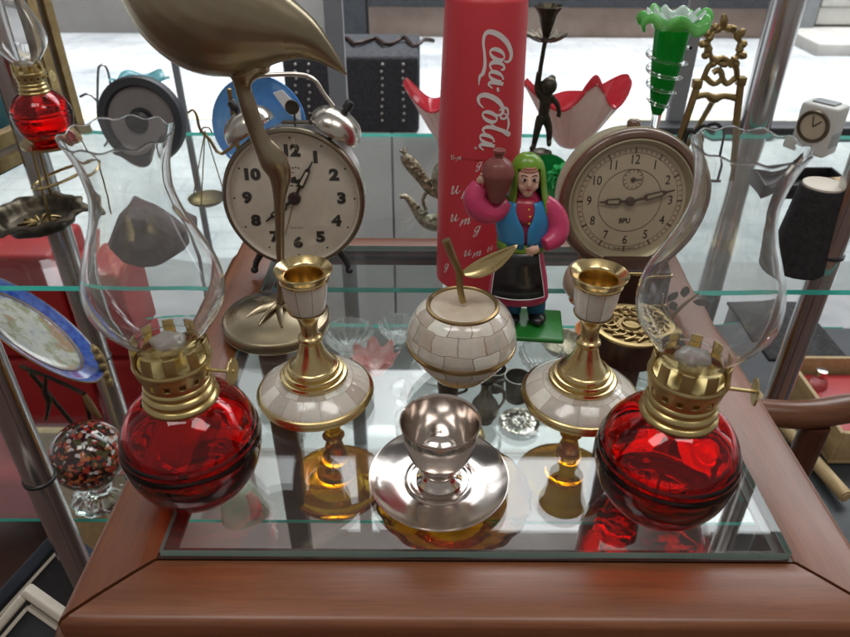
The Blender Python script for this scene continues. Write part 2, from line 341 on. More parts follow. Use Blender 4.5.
nt.links.new(mx.outputs[2],p.inputs['Base Color']); p.inputs['Roughness'].default_value=.85; nt.links.new(bump(nt,f2,.004),p.inputs['Normal']); M['street']=m
M['floor']=pbr('shop_floor_tiles',(.085,.045,.036),(.14,.085,.07),rough=.4,ns=7)
FZ=-1.0
sheet('street',-40,40,1.42,60,FZ,M['street']); sheet('shaded_ground',-6,6,1.42,2.55,FZ+.012,pbr('shaded_concrete',(.24,.245,.25),(.32,.325,.33),rough=.7,ns=5,bs=60,bd=.002)); sheet('floor',-6,6,-5,1.42,FZ+.02,M['floor'])  # grey sheet by the window is darkened to stand for shade there
M['line']=pbr('faded_yellow_line',(.66,.58,.36),(.72,.66,.5),rough=.8,ns=9)
lb=MB().add([(-14,4.28,FZ+.004),(14,4.62,FZ+.004),(14,4.74,FZ+.004),(-14,4.40,FZ+.004)],[[0,1,2,3]]); o=lb.build('road_marking',M['line'],smooth=False); o['kind']='structure'
pv=MB(); pv.box((8.4,6.75,FZ+.05),(10,.9,.10),bev=.01); o=pv.build('pavement',pbr('kerb_concrete',(.50,.48,.45),(.60,.58,.55),rough=.85,ns=6)); o['kind']='structure'
fac=thing('shop_building',(0,7.2,FZ),'pale building across the street behind the window','building'); FO=fac.location
M['fstone']=pbr('facade_stone',(.26,.19,.155),(.36,.275,.235),rough=.8,ns=3,bs=20,bd=.004)
M['fwall']=pbr('facade_wall',(.26,.245,.23),(.34,.325,.31),rough=.8,ns=2)
w=MB(); w.box((0,7.6,FZ+3.05),(34,1.0,6.1)); w.build('wall',M['fwall'],fac,FO)
w=MB(); w.box((1.4,7.06,FZ+.135),(3.9,.10,.27),bev=.01); w.build('plinth',M['fstone'],fac,FO)
w=MB(); w.box((1.4,7.04,FZ+.36),(3.9,.16,.18),bev=.01); w.build('ledge',M['darkblue'],fac,FO)
w=MB(); w.box((-.72,7.05,FZ+1.2),(.30,.12,2.4)); w.build('door_post',M['darkblue'],fac,FO)
for k in range(7):
    w=MB(); w.box((-9.2+k*1.45+(.9 if k==6 else 0),7.075,FZ+2.2),(1.25,.05,2.1)); w.build('window',M['darkblue'],fac,FO)
for k in range(8):
    w=MB(); w.box((-10.5+k*2.6,7.075,FZ+4.6),(1.2,.05,1.5)); w.build('window',M['darkblue'],fac,FO)
sh=MB()
for k in range(16): sh.box((5.9,7.06-.012*(k%2),FZ+.2+k*.16),(4.4,.05,.155),bev=.01)
sh.build('roller_shutter',M['white'],fac,FO)
w=MB(); w.box((3.55,7.04,FZ+1.4),(.22,.12,2.8)); w.build('door_post',M['greymetal'],fac,FO)
# dark planter seen outside
def pl(Y): return lambda px,py,dy=0.: aty(px,py,Y+dy)
L=pl(1.95)
a,b_=L(281,56),L(419,52)
pt=thing('planter_box',((a.x+b_.x)/2,1.95,FZ),'dark speckled planter box standing outside the window','planter')
zb=L(350,133).z; pt.location.z=zb; w=MB(); w.box(((a.x+b_.x)/2,2.1,(zb+a.z)/2),(b_.x-a.x,.30,a.z-zb),bev=.012); w.build('box_body',pbr('dark_rattan',(.035,.038,.046),(.085,.088,.10),rough=.8,ns=120,bs=160,bd=.004),pt,pt.location)
w=MB()
for cx in (296,309,344,382,403):
    for k in range(9):
        q=L(cx+random.uniform(-1,1)+k*.12,64+k*7); w.ball((q.x,1.945,q.z),.0040,8,6)
    w.build('light_dots',M['white'],pt,pt.location); w=MB()  # white beads stand for daylight showing through the weave
w=MB(); w.tube([(a.x+.05+i*.028,2.1+.05*math.sin(i*2.1),a.z+.012*abs(math.sin(i*1.7))) for i in range(14)],.006,6,2); w.build('twig',M['darkwood'],pt,pt.location)
lw=MB(); lx0,lx1=aty(226,140,1.93).x,aty(447,140,1.93).x
for i in range(4): lw.box((lx0+(lx1-lx0)*(i+.5)/4,2.11,(FZ+zb)/2),((lx1-lx0)/4-.006,.36,zb-FZ-.001),bev=.004)
tag(lw.build('low_wall',pbr('pale_wall',(.78,.80,.81),(.84,.85,.86),rough=.8,ns=4,bs=40,bd=.002),None,((lx0+lx1)/2,2.11,FZ)),'pale panelled low wall outside under the dark planter box','wall')
# window posts
def post(px0,py0,px1,py1,Y,wpx,label):
    P0=aty(px0,py0,Y); q=aty(px1,py1,Y); wd=wid(wpx,q)
    w=MB(); w.box(((P0.x+q.x)/2,Y,.224),(wd,wd*.7,2.448),bev=wd*.08)
    return tag(w.build('window_post',M['greymetal'],None,(q.x,Y,-1)),label,'window post')
post(333,40,343,125,1.46,17,'grey window post behind the twin bell alarm clock')
post(690,45,672,125,1.46,15,'grey window post behind the green trumpet vase')
post(186,75,181,140,1.46,6,'thin grey window post right of the round dark plate')
w=MB(); w.box((0,1.48,2.04),(6.4,.10,1.18),bev=.01); tag(w.build('sky_blocking_beam',M['greymetal'],None,(0,1.48,1.45)),'unseen grey beam added above the shop window to block the high sky','light blocker')  # unseen beam, added to keep the high sky off the table
w=MB(); w.box((0,1.475,1.02),(6.4,.05,.045),bev=.004); tag(w.build('reflection_bar',M['greymetal'],None,(0,1.475,1.0)),'unseen thin grey bar added to break up the sky reflected in the table glass','reflected bar')  # unseen bar, added as a dark line in the reflected sky
# window sill strip right
w=MB(); w.box((.98,1.43,-.07),(1.1,.05,.03),bev=.004); tag(w.build('sill_bar',M['darkblue'],None,(.98,1.43,-.085)),'dark low sill bar along the window behind the easel','sill')
# ------------------------------------------------------------------ glass shelves, poles
SD=.7415; ZA=-.045; ZB=-.478
def shelf(z,x0,x1,y0,y1,label,t=.007,mt='pane'):
    r=thing('glass_shelf',((x0+x1)/2,(y0+y1)/2,z-t),label,'glass shelf')
    w=MB(); vs=[(x0,y0,z-t),(x1,y0,z-t),(x1,y1,z-t),(x0,y1,z-t),(x0,y0,z),(x1,y0,z),(x1,y1,z),(x0,y1,z)]
    w.m=0; w.add(vs,[[0,3,2,1],[4,5,6,7]]); w.m=1; w.add(vs,[[0,1,5,4],[1,2,6,5],[2,3,7,6],[3,0,4,7]])
    w.build('shelf_pane',[M[mt],M['edge']],r,r.location,smooth=False,weld=True)
shelf(ZA,-.95,.95,SD,1.33,'upper clear glass shelf with a green front edge')
shelf(ZB,-.95,.95,SD,1.30,'lower clear glass shelf seen through the table glass',mt='lpane')
def pole(x,y,r,label,collars=(),z0=FZ+.02,z1=1.2):
    t=thing('chrome_pole',(x,y,z0),label,'pole')
    w=MB(); w.M=Matrix.Translation((x,y,0)); w.lathe([(0,z0),(r,z0),(r,z1),(0,z1)],40); w.build('pole_tube',M['chrome'],t,t.location)
    for z in collars:
        w=MB(); w.M=Matrix.Translation((x,y,0)); w.lathe([(r+.0002,z-.003),(r+.002,z-.002),(r+.002,z+.002),(r+.0002,z+.003)],40); w.build('collar',M['black'],t,t.location)
q=aty(78,290,1.12); c=aty(118,357,1.12)
pole(q.x,1.12,.0215,'chrome shelf pole left of the table beside the blue plate',(c.z,))
q=aty(812,300,.785); c=aty(835,254,.785)
pole(q.x,.785,.0165,'chrome shelf pole right of the table with a dark collar',(c.z,))
q=aty(772,60,1.39); pole(q.x,1.39,.031,'thick chrome pole at the window left of the small white clock')
q=aty(36,470,.60); c=aty(38,478,.60); pole(q.x,.60,.0175,'nearest chrome pole in front of the red cushion',(c.z,))

# ------------------------------------------------------------------ side table
TX0,TX1,TY0,TY1=-.187,.259,.308,.771   # inner
OX0,OX1,OY0,OY1=-.236,.308,.260,.806   # outer
RZ=-.0062
tb=thing('side_table',((OX0+OX1)/2,(OY0+OY1)/2,FZ+.02),'brown wooden table with an inset glass top holding the brassware','table'); TO=tb.location
prof=[(0,-.0105),(0,-.0012),(.03,-.0002),(.25,.0004),(.6,.0006),(.88,-.0002),(.965,-.0016),(1,-.005),(1,-.016),(.985,-.022),(.6,-.022),(.3,-.0115)]
def rail(i0,o0,i1,o1,mat):
    i0,o0,i1,o1=[Vector((p[0],p[1],0)) for p in (i0,o0,i1,o1)]
    d=(i1-i0).normalized(); g=.0019
    w=MB(); secs=[]
    n=24
    for k in range(n+1):
        t=k/n
        for (u,z) in prof:
            s0=i0.lerp(o0,u)+d*g; s1=i1.lerp(o1,u)-d*g
            q=s0.lerp(s1,t); secs.append((q.x,q.y,RZ+z))
    m_=len(prof); fs=[[k*m_+j,k*m_+(j+1)%m_,(k+1)*m_+(j+1)%m_,(k+1)*m_+j] for k in range(n) for j in range(m_)]
    fs+=[list(range(m_)),[n*m_+j for j in range(m_)][::-1]]
    w.add(secs,fs); return w.build('rail',mat,tb,TO,ang=50)
I=[(TX0,TY0),(TX1,TY0),(TX1,TY1),(TX0,TY1)]; O=[(OX0,OY0),(OX1,OY0),(OX1,OY1),(OX0,OY1)]
for k in range(4): rail(I[k],O[k],I[(k+1)%4],O[(k+1)%4],M['woodx'] if k%2==0 else M['woody'])
def rrect(x0,x1,y0,y1,r,n=8):
    P=[]
    for cx,cy,a in ((x1-r,y1-r,0),(x0+r,y1-r,90),(x0+r,y0+r,180),(x1-r,y0+r,270)):
        for k in range(n+1): P.append((cx+r*math.cos(R(a+90*k/n)),cy+r*math.sin(R(a+90*k/n))))
    return P
def ringsweep(secs):  # list of (outline pts, z)
    w=MB(); n=len(secs[0][0]); vs=[(x,y,z) for P,z in secs for x,y in P]; m_=len(secs)
    fs=[[i*n+k,i*n+(k+1)%n,((i+1)%m_)*n+(k+1)%n,((i+1)%m_)*n+k] for i in range(m_) for k in range(n)]
    return w.add(vs,fs)
def orr(e,r=.02): return rrect(OX0-e,OX1+e,OY0-e,OY1+e,r+e)
# ledge + core under the rails
w=ringsweep([(rrect(TX0+.012,TX1-.012,TY0+.010,TY1-.006,.001),-.0105),(rrect(TX0+.012,TX1-.012,TY0+.010,TY1-.006,.001),RZ-.0005),(rrect(TX0+.0008,TX1-.0008,TY0+.0008,TY1-.0008,.001),RZ-.0005),(rrect(TX0+.0008,TX1-.0008,TY0+.0008,TY1-.0008,.001),-.0105)])
w.build('ledge',M['darkwood'],tb,TO,ang=30)
w=ringsweep([(orr(.001),-.0285),(orr(.009),-.031),(orr(.0145),-.037),(orr(.0155),-.045),(orr(.0125),-.053),(orr(.004),-.058),(orr(-.024,.03),-.058),(orr(-.024,.03),-.0285)])
w.v=[Vector((p.x,p.y,-.0285+(p.z+.0285)*.22)) if p.y>TY1-.02 else p for p in w.v]
w.build('moulding',M['brownwood'],tb,TO,ang=50)
for (x,y) in ((OX0+.025,OY0+.025),(OX1-.025,OY0+.025),(OX0+.025,OY1-.025),(OX1-.025,OY1-.025)):
    w=MB(); w.loft([(x,y,FZ+.02,.014,.014),(x,y,-.3,.019,.019),(x,y,-.036,.022,.022)],16,4); w.build('leg',M['woodz'],tb,TO)
w=MB(); g=.0028; x0,x1,y0,y1=TX0+g,TX1-g,TY0+g,TY1-g
vs=[(x0,y0,-.0062),(x1,y0,-.0062),(x1,y1,-.0062),(x0,y1,-.0062),(x0,y0,0),(x1,y0,0),(x1,y1,0),(x0,y1,0)]
w.add(vs,[[0,3,2,1],[4,5,6,7]]); w.m=1; w.add(vs,[[0,1,5,4],[1,2,6,5],[2,3,7,6],[3,0,4,7]])
w.build('glass_top',[M['tpane'],pbr('table_glass_edge',(.22,.36,.32),(.30,.46,.42),rough=.2,ns=20)],tb,TO,smooth=False,weld=True)

# ------------------------------------------------------------------ oil lamps
def make_lamp(loc,label,group):
    t=thing('oil_lamp',loc,label,'oil lamp',group)
    outp=rsmooth([(.0245,0),(.0280,.0012),(.0352,.0075),(.0432,.0195),(.0480,.0330),(.0498,.0450)],5)+[(.0501,.0468),(.0503,.0485),(.0499,.0505),(.0491,.0520),(.0490,.0532),(.0493,.0548),(.0488,.0572)]+rsmooth([(.0480,.0582),(.0462,.0640),(.0425,.0715),(.0360,.0795),(.0280,.0855),(.0225,.0885)],5)
    inp=rsmooth([(.0200,.0885),(.0262,.0830),(.0340,.0770),(.0405,.0690),(.0440,.0600),(.0445,.0500),(.0412,.0350),(.0345,.0220),(.0220,.0140),(.010,.0115),(0,.011)],4)
    w=MB(); w.lathe([(0,.002),(.020,.0012)]+outp+inp,72); w.build('font',M['redglass'],t,ang=60)
    w=MB(); w.lathe([(.0205,.0862),(.0255,.0866),(.0262,.0885),(.0255,.0905),(.0235,.0915),(.0243,.0935),(.0248,.0955),(.0238,.0975),(.0222,.0985),(.0230,.1005),(.0232,.1025),(.0224,.1042),(.0200,.1050),(.012,.1052)],64); w.build('collar',M['brass2'],t,ang=50)
    gp=rsmooth([(.0218,.1045),(.0230,.1085),(.0243,.1140),(.0252,.1185)],5)+[(.0258,.1195),(.0260,.1208),(.0256,.1220)]+rsmooth([(.0250,.1228),(.0252,.1255),(.0249,.1300),(.0243,.1360)],5)
    n=len(gp); q0=n-15
    def skip(j,i):
        k=j%12; c=abs(k-5.5)
        if i>=q0:
            if i==q0: return c<1
            if i==q0+1: return c<2
            return c<3
        if 6<=i<=9 and j%8 in (2,3,4): return True
        return False
    w=MB(); w.lathe(gp,120,skip=skip); g=w.build('burner',M['brass2'],t,ang=60)
    sm=g.modifiers.new('thick','SOLIDIFY'); sm.thickness=.0007; sm.offset=0
    w=MB(); w.lathe([(0,.1225),(.019,.1222),(.0225,.1212),(.0225,.1205),(0,.1205)],48); w.lathe([(.0065,.1225),(.0085,.130),(.006,.1375),(.0035,.138),(.0035,.1225)],24); w.build('deflector',M['brass2'],g)
    w=MB(); w.ball((0,0,.1345),.0090,40,24,(1.3,1.05,.5),lambda p:p*(1+.10*math.sin(p.x*500)*math.cos(p.y*430+p.z*300))); w.build('wick',M['wick'],t)
    w=MB(); w.tube([(.018,-.004,.1145),(.043,-.0075,.1155)],.0013,10); w.build('wick_spindle',M['brass2'],t)
    w=MB(); w.M=Matrix.Translation((.0415,-.0073,.1154))@axes((1,-.14,.04)).to_4x4()
    w.lathe([(0,-.0006),(.0088,-.0006),(.0092,0),(.0088,.0006),(0,.0006)],28,mod=lambda a,i,r,z:(r*(1+.07*math.cos(10*a)),z)); w.build('wick_knob',M['brass2'],t)
    op=rsmooth([(.0205,.1330),(.0225,.1385),(.031,.149),(.0395,.162),(.0425,.175),(.0405,.190),(.0345,.206),(.0275,.223),(.0238,.238),(.0238,.249),(.0258,.261),(.0290,.2710),(.0305,.2745)],6)
    th=.0009
    ipf=[(max(r-th,.001),z+ (.0002 if k else 0)) for k,(r,z) in enumerate(op)]
    zt=op[-1][1]
    def mod(a,i,r,z):
        e=max(0,(z-.250)/.0255); e=e*e
        return r*(1+.022*e*math.cos(11*a+.5*math.sin(2*a))),z+.0011*e*math.cos(11*a+.6)
    w=MB(); w.lathe(op+[(op[-1][0]-th*.5,zt+.0007)]+ipf[::-1]+[op[0]],108,mod=mod); w.build('chimney',M['clear'],t,ang=80,weld=True)
    return t
lampL=make_lamp((-.170,.372,0),'red glass oil lamp on the table left of the candlesticks','red glass oil lamps')
lampR=copy_tree(lampL); lampR.location=(.173,.358,0); lampR.rotation_euler=(0,0,R(-6)); lampR['label']='red glass oil lamp on the table right of the candlesticks'
# ------------------------------------------------------------------ candlesticks
def make_candle(loc,label,group):
    t=thing('candlestick',loc,label,'candlestick',group)
    w=MB(); w.lathe([(0,.0015),(.044,.0015),(.0455,0),(.0475,.0005),(.0495,.0022),(.0478,.0042),(.0502,.0055),(.0518,.0078),(.0505,.0100),(.0488,.0112),(.0475,.0115)],80); w.build('base_rim',M['brass'],t,ang=45)
    w=MB(); w.lathe(rsmooth([(.0480,.0113),(.0460,.0135),(.0400,.0180),(.0330,.0222),(.0260,.0245)],5),80); w.build('shell_base',M['tile2'],t)
    w=MB(); st=[(.0255,.0235),(.0290,.0240),(.0296,.0262),(.0285,.0280),(.0258,.0284),(.0262,.0304),(.0252,.0322),(.0226,.0326),(.0229,.0346),(.0218,.0362),(.0196,.0368)]
    st+=rsmooth([(.0196,.0368),(.0160,.0420),(.0120,.0500),(.0095,.0580),(.0088,.0605)],4)+rsmooth([(.0092,.0612),(.0104,.0640),(.0098,.0665),(.0080,.0678),(.0072,.0710),(.0078,.0790),(.0100,.0860),(.0135,.0905),(.0158,.0925),(.0162,.0940)],4)
    w.lathe(st,64); w.build('stem',M['brass'],t,ang=40)
    w=MB(); w.lathe(rsmooth([(.0152,.0938),(.0162,.0990),(.0176,.1080),(.0188,.1215)],3),64); w.build('shell_socket',M['tile3'],t)
    w=MB(); w.lathe([(.0186,.1206),(.0201,.1211),(.0201,.1226),(.0196,.1234),(.0208,.1262),(.0230,.1293),(.0233,.1303),(.0226,.1311),(.0205,.1300),(.0168,.1274),(.0152,.1264),(.0147,.1248),(.0145,.103),(0,.103)],64); w.build('rim_cup',M['brass'],t,ang=45)
    return t
candL=make_candle((-.0970,.4775,0),'brass candlestick with pearl shell base standing right of the left lamp','pair of brass and shell candlesticks')
candR=copy_tree(candL); candR.location=(.1375,.4735,0); candR.rotation_euler=(0,0,R(100)); candR['label']='brass candlestick with pearl shell base standing left of the right lamp'
# ------------------------------------------------------------------ shell pot with leaf lid
t=thing('shell_pot',(.0332,.5135,0),'round mother of pearl pot with brass leaf on its lid','pot'); TP=Vector(t.location)
w=MB(); w.lathe(rsmooth([(.0205,0),(.0262,.0012),(.0335,.0100),(.0415,.0210),(.0478,.0330)],6),80); w.lathe(rsmooth([(.0493,.0385),(.0497,.0440),(.0478,.0530),(.0430,.0635),(.0370,.0705),(.0318,.0740)],6),80); w.build('pot_wall',M['tile'],t)
w=MB(); w.lathe([(0,.0018),(.019,.0015),(.0215,-.0),(.0225,.0012)],48); w.lathe([(.0474,.0328),(.0494,.0334),(.0502,.0350),(.0503,.0370),(.0499,.0386),(.0486,.0389)],80); w.lathe([(.0325,.0735),(.0322,.0755),(.0300,.0762),(.0288,.0752),(.0284,.0735)],64); w.build('brass_band',M['brass3'],t)
w=MB(); w.lathe([(.0286,.0738),(.022,.0742),(.012,.0735),(0,.0730)],48); w.build('lid',M['shell'],t)
def TL(px,py,dy=0): return aty(px,py,.5135+dy)-TP
w=MB(); w.tube([TL(463,302),TL(460,288),TL(459,272),TL(453,258),TL(446,240)],[.0030,.0029,.0031,.0034,.0037],10,4); w.build('lid_stem',M['oldbrass'],t)
# leaf: boat shaped blade
w=MB(); A=TL(461,273); B=TL(517,245,-.004); ax=(B-A); n=18; vs=[]; fs=[]
vw=(A+TP-Vector((0,0,CH))).normalized(); side=(vw.cross(ax).normalized()+vw*-.25).normalized()
if side.z<0: side=-side
for k in range(n+1):
    u=k/n; c=A+ax*u; hw=.0118*(math.sin(PI*min(1,u**.8)))**.8+.0003
    for j in range(-3,4):
        q=j/3; vs.append(c+side*hw*(q-.55)*.62+vw*(.0035*(1-q*q))*math.sin(PI*u))
for k in range(n):
    for j in range(6): fs.append([k*7+j,k*7+j+1,(k+1)*7+j+1,(k+1)*7+j])
w.add(vs,fs); lf=w.build('lid_leaf',M['brass'],t); sm=lf.modifiers.new('thick','SOLIDIFY'); sm.thickness=.0012
# ------------------------------------------------------------------ egg cup on saucer (one fixed piece)
t=thing('egg_cup',(.0115,.3745,0),'silver egg cup with its attached round saucer in front','egg cup')
w=MB(); w.lathe(rsmooth([(0,.0012),(.020,.0010),(.0235,0),(.0255,.0008),(.036,.0030),(.048,.0062),(.0530,.0078)],4)+[(.0537,.0084),(.0534,.0091),(.0522,.0089)]+rsmooth([(.0520,.0088),(.046,.0068),(.036,.0046),(.028,.0040),(.024,.0048),(.0205,.0042),(.010,.004)],4),96); w.build('saucer',M['silver'],t,ang=50)
w=MB(); w.lathe([(.017,.0042),(.0178,.0062)]+rsmooth([(.0170,.0068),(.0130,.0100),(.0115,.0140),(.0130,.0190),(.0190,.0260),(.0235,.0340),(.0264,.0450),(.0282,.0560),(.0291,.0630)],4)+[(.0296,.0640),(.0293,.0648),(.0283,.0640)]+rsmooth([(.0280,.0630),(.0262,.0500),(.0238,.0380),(.0190,.0290),(.0100,.0240),(0,.0230)],4),80); w.build('cup',M['silver'],t,ang=50)

# ------------------------------------------------------------------ red cup with script
t=thing('plastic_cup',(.0555,.6964,0),'tall red plastic cup with white script lettering turned upside down','cup'); CO=Vector(t.location)
cup=[(0,.0),(.0405,.0),(.0425,.002),(.0422,.156),(.0423,.1548),(.0428,.1552),(.0427,.170),(.0386,.2950),(.0378,.2980),(.0362,.2992),(.0345,.2985),(.034,.2975),(0,.2975)]
w=MB(); w.lathe(cup[:4],80); w.build('lower_cup',M['plasticred'],t,ang=40)
w=MB(); w.lathe(cup[4:],80); w.build('upper_cup',M['plasticred'],t,ang=40)
def crad(z): return .0425-.0007*z/.153 if z<.154 else .0427-(z-.170)*.0041/.116
def ribbon(w,pts,wd,mp,eps=.0004,sub=6):
    P,Wd=smooth([Vector((a,b,0)) for a,b in pts],wd if hasattr(wd,'__len__') else [wd]*len(pts),sub)
    vs=[];fs=[]
    for i,p in enumerate(P):
        d=(P[min(i+1,len(P)-1)]-P[max(i-1,0)]); d=d.normalized() if d.length>1e-9 else Vector((1,0,0))
        n=Vector((-d.y,d.x,0))
        for sgn in (-1,0,1): q=p+n*Wd[i]*.5*sgn; vs.append(mp(q.x,q.y,eps))
    for i in range(len(P)-1):
        for k in range(2): fs.append([i*3+k,i*3+k+1,i*3+k+4,i*3+k+3])
    w.add(vs,fs)
ZT,ZBm=.2740,.1660   # logo extent
def mpl(s,tt,eps):
    z=ZT-(ZT-ZBm)*s/100.; r=crad(z)+eps
    a=R(9)+tt*(ZT-ZBm)/100./.041
    a-=PI/2+math.atan2(CO.x,CO.y)
    return (r*math.cos(a),r*math.sin(a),z)
w=MB()
def ell(cx,cy,rx,ry,sl=.35,a0=60,a1=420,n=14): 
    P=[]
    for k in range(n+1):
        a=R(a0+(a1-a0)*k/n); y=ry*math.sin(a); P.append((cx+rx*math.cos(a)+y*sl,cy+y))
    return P
def ew(n,thick,thin,a0=60,a1=420): return [thin+(thick-thin)*abs(math.cos(R(a0+(a1-a0)*k/n)))**1.3 for k in range(n+1)]
# first capital with its long lower tail
ribbon(w,[(24.5,12.5),(25.5,16),(23.5,19),(18.5,19.5),(11,15.5),(5,9),(1.5,2),(1,-3.5),(4,-6.3),(10,-6.8),(18,-5.4),(27,-4.6),(34,-6),(37,-8.5),(44,-9)],[1.2,2.2,3.2,4,4.4,4.4,4.2,3.6,2.8,2.2,2.2,2.8,3.2,2.4,.5],mpl)
ribbon(w,ell(19,6,4.0,6.6),ew(14,3.4,1.3),mpl)
ribbon(w,[(31.5,10),(31,12.6),(28.5,12.5),(25.5,8),(25,2.5),(27.5,-.2),(31.5,2),(34,5)],[1.6,2.4,2,3.4,3.6,2,1.3,1],mpl)
ribbon(w,ell(37,6,3.6,6.4,a0=80,a1=410),ew(14,3.4,1.3),mpl); ribbon(w,[(43.5,12.8),(42,6),(41.5,1),(43.5,-.2),(46.5,3)],[3,3.2,3,2,.8],mpl)
ribbon(w,[(46,7.5),(49.5,8.4)],[2,2],mpl)
ribbon(w,[(69,7),(70,10.5),(68,13.5),(63,13),(57,8),(53,1),(52,-5),(54.5,-8.6),(59,-8),(63,-4)],[1.2,2.4,3,3.4,4.4,4.4,4,3,2,1],mpl)
ribbon(w,[(66,10),(64,14),(65.5,18),(70,19.2),(73.5,16.5),(73,12.5),(70,12),(69,15),(73,19),(80,20.5),(86,18.5)],[1.2,2.0,2.2,2.2,2.2,1.8,1.4,1.2,1.8,2.6,1],mpl)
ribbon(w,ell(71,2,3.9,6.4),ew(14,3.4,1.3),mpl)
ribbon(w,[(77,3),(82,10),(88.5,18.5),(90,21.5),(88,22),(85,16),(80.5,5),(80,-1),(82.5,-3.6),(86,-1)],[1,1.4,1.8,1.8,2.2,3.2,3.4,3,2,1],mpl)
ribbon(w,ell(91,.5,3.6,6.2,a0=80,a1=410),ew(14,3.4,1.3),mpl); ribbon(w,[(97.5,7.5),(96,1),(95.5,-4),(97.5,-5.5),(101,-2)],[3,3.2,3,2,.8],mpl)
ribbon(w,ell(99,-9,.9,.9),.5,mpl)
w.build('script_lettering',M['whiteink'],t)
# small script letters on the lower cup: pairs of loose handwritten strokes
w=MB()
def mps(px,py):
    P=aty(px,py,CO.y-.035); z=P.z; x=(P.x-CO.x); r=crad(z)
    ph=math.atan2(CO.x,CO.y)
    a=math.asin(max(-.97,min(.97,(x+0*r)/(r))))-PI/2
    return a,z
def scrib(kind,px,py,sc):
    a0,z0=mps(px,py)
    def mp(u,v,eps):
        u,v=u*.94-v*.34*-1*.3,v*.94+u*.34
        z=z0+v*.001*sc; r=crad(z)+eps; a=a0+u*.001*sc/r
        return (r*math.cos(a),r*math.sin(a),z)
    if kind=='u':
        ribbon(w,[(-5.5,1),(-3.5,4),(-3,2),(-4.2,-3),(-2.5,-4),(.5,0),(2,4)],[.4,.9,1.3,1.5,1,.6,.9],mp); ribbon(w,[(2,4),(.8,-2),(2.2,-4),(5.5,-1)],[1.2,1.5,1,.4],mp)
    elif kind=='n':
        ribbon(w,[(-5,-4),(-3,3.5),(-3.8,-1),(0,3.6),(.6,1),(-.4,-3)],[1.2,1.2,.8,1,1.4,1.2],mp); ribbon(w,[(-.2,0),(3.4,3.8),(4,1),(3,-3),(6,-1)],[.6,1,1.4,1.2,.4],mp)
    elif kind=='g':
        ribbon(w,ell(-.5,1.5,2.4,3,n=10),1.1,mp); ribbon(w,[(2.6,4.5),(1.6,0),(-.5,-6.5),(-3.5,-7),(-2.5,-4),(3,-.5)],[1.4,1.5,1.2,.9,.6,.4],mp)
for k,px,py,s in (('u',453,158,.7),('n',459,158.5,.7),('g',479,163,.9),('u',456,190,1.3),('n',467,192,1.3),('u',455,218,1.2),('n',465,220,1.2),('g',477,227,1.1),('u',468,250,1.0),('n',476.5,251,1.0),('g',447,270,1.1),('u',490,246,.8)):
    w=MB(); scrib(k,px,py,s*.9); w.build('small_script',M['whiteink'],t)

# ------------------------------------------------------------------ text helper
def text_into(w,s,size,mat4,off=0.0,depth=.0003,shear=0,sx=1):
    cu=bpy.data.curves.new('txt','FONT'); cu.body=s; cu.size=size; cu.align_x='CENTER'; cu.align_y='CENTER'; cu.offset=off; cu.extrude=depth; cu.shear=shear; cu.resolution_u=3
    ob=bpy.data.objects.new('txt',cu); COL.objects.link(ob)
    bpy.context.view_layer.update(); dg=bpy.context.evaluated_depsgraph_get(); me=bpy.data.meshes.new_from_object(ob.evaluated_get(dg))
    old=w.M; w.M=old@mat4@Matrix.Diagonal((sx,1,1,1)); w.add([v.co.copy() for v in me.vertices],[list(p.vertices) for p in me.polygons]); w.M=old
    bpy.data.objects.remove(ob); bpy.data.meshes.remove(me); bpy.data.curves.remove(cu)
FACE=Matrix(((1,0,0,0),(0,0,-1,0),(0,1,0,0),(0,0,0,1)))   # xy plane -> xz plane facing -y
def clockpart(t,rootM): 
    def mk(fn,name,mat,ang=40,parent=None):
        w=MB(); w.M=rootM; fn(w); return w.build(name,mat,parent or t,ang=ang)
    return mk
LY=Matrix.Rotation(PI/2,4,'X')  # lathe z-axis -> -y (front)
# ------------------------------------------------------------------ twin bell alarm clock
B=aty(302.5,272,.705)
t=thing('alarm_clock',(B.x+.001,.705,0),'cream faced twin bell alarm clock behind the brass bird','alarm clock')
Rr=.0765; RM=Matrix.Translation((0,.0,.0925))@Matrix.Rotation(R(-7),4,'X')
mk=clockpart(t,RM)
mk(lambda w:(setattr(w,'M',w.M@LY),w.lathe([(0,-.045),(.060,-.045),(.070,-.041),(.0745,-.034),(.0755,.006),(.0735,.0062)],96)),'case',M['nickel'])
mk(lambda w:(setattr(w,'M',w.M@LY),w.lathe([(.0735,.004),(.0765,.005),(.0775,.009),(.0765,.0125),(.0745,.0145),(.0725,.0145),(.0705,.012),(.0695,.0075),(.0695,.0050)],96)),'bezel',M['bezel'])
mk(lambda w:(setattr(w,'M',w.M@LY),w.lathe([(.0724,.0143),(.0700,.0118),(.0690,.0074),(.0690,.0058),(.0698,.0058)],96)),'inner_ring',M['dial1'])
mk(lambda w:(setattr(w,'M',w.M@LY),w.lathe([(0,.0055),(.0735,.0055)],80)),'dial',M['dial1'])
def nums(w):
    for h in range(1,13):
        a=PI/2-2*PI*h/12; r=.0515
        text_into(w,str(h),.0162,Matrix.Translation((r*math.cos(a),-.0058,r*math.sin(a)))@FACE,off=.00105,depth=.0001,sx=1.2)
mk(nums,'numerals',M['ink'],30)
def serif(w):   # heavy slab serifs, minute dots
    for k in range(60):
        a=2*PI*k/60; r=.0655; d=.0011 if k%5==0 else .00035
        w.ball((r*math.cos(a),-.0058,r*math.sin(a)),d,8,6,(1,.3,1))
mk(serif,'minute_dots',M['ink'])
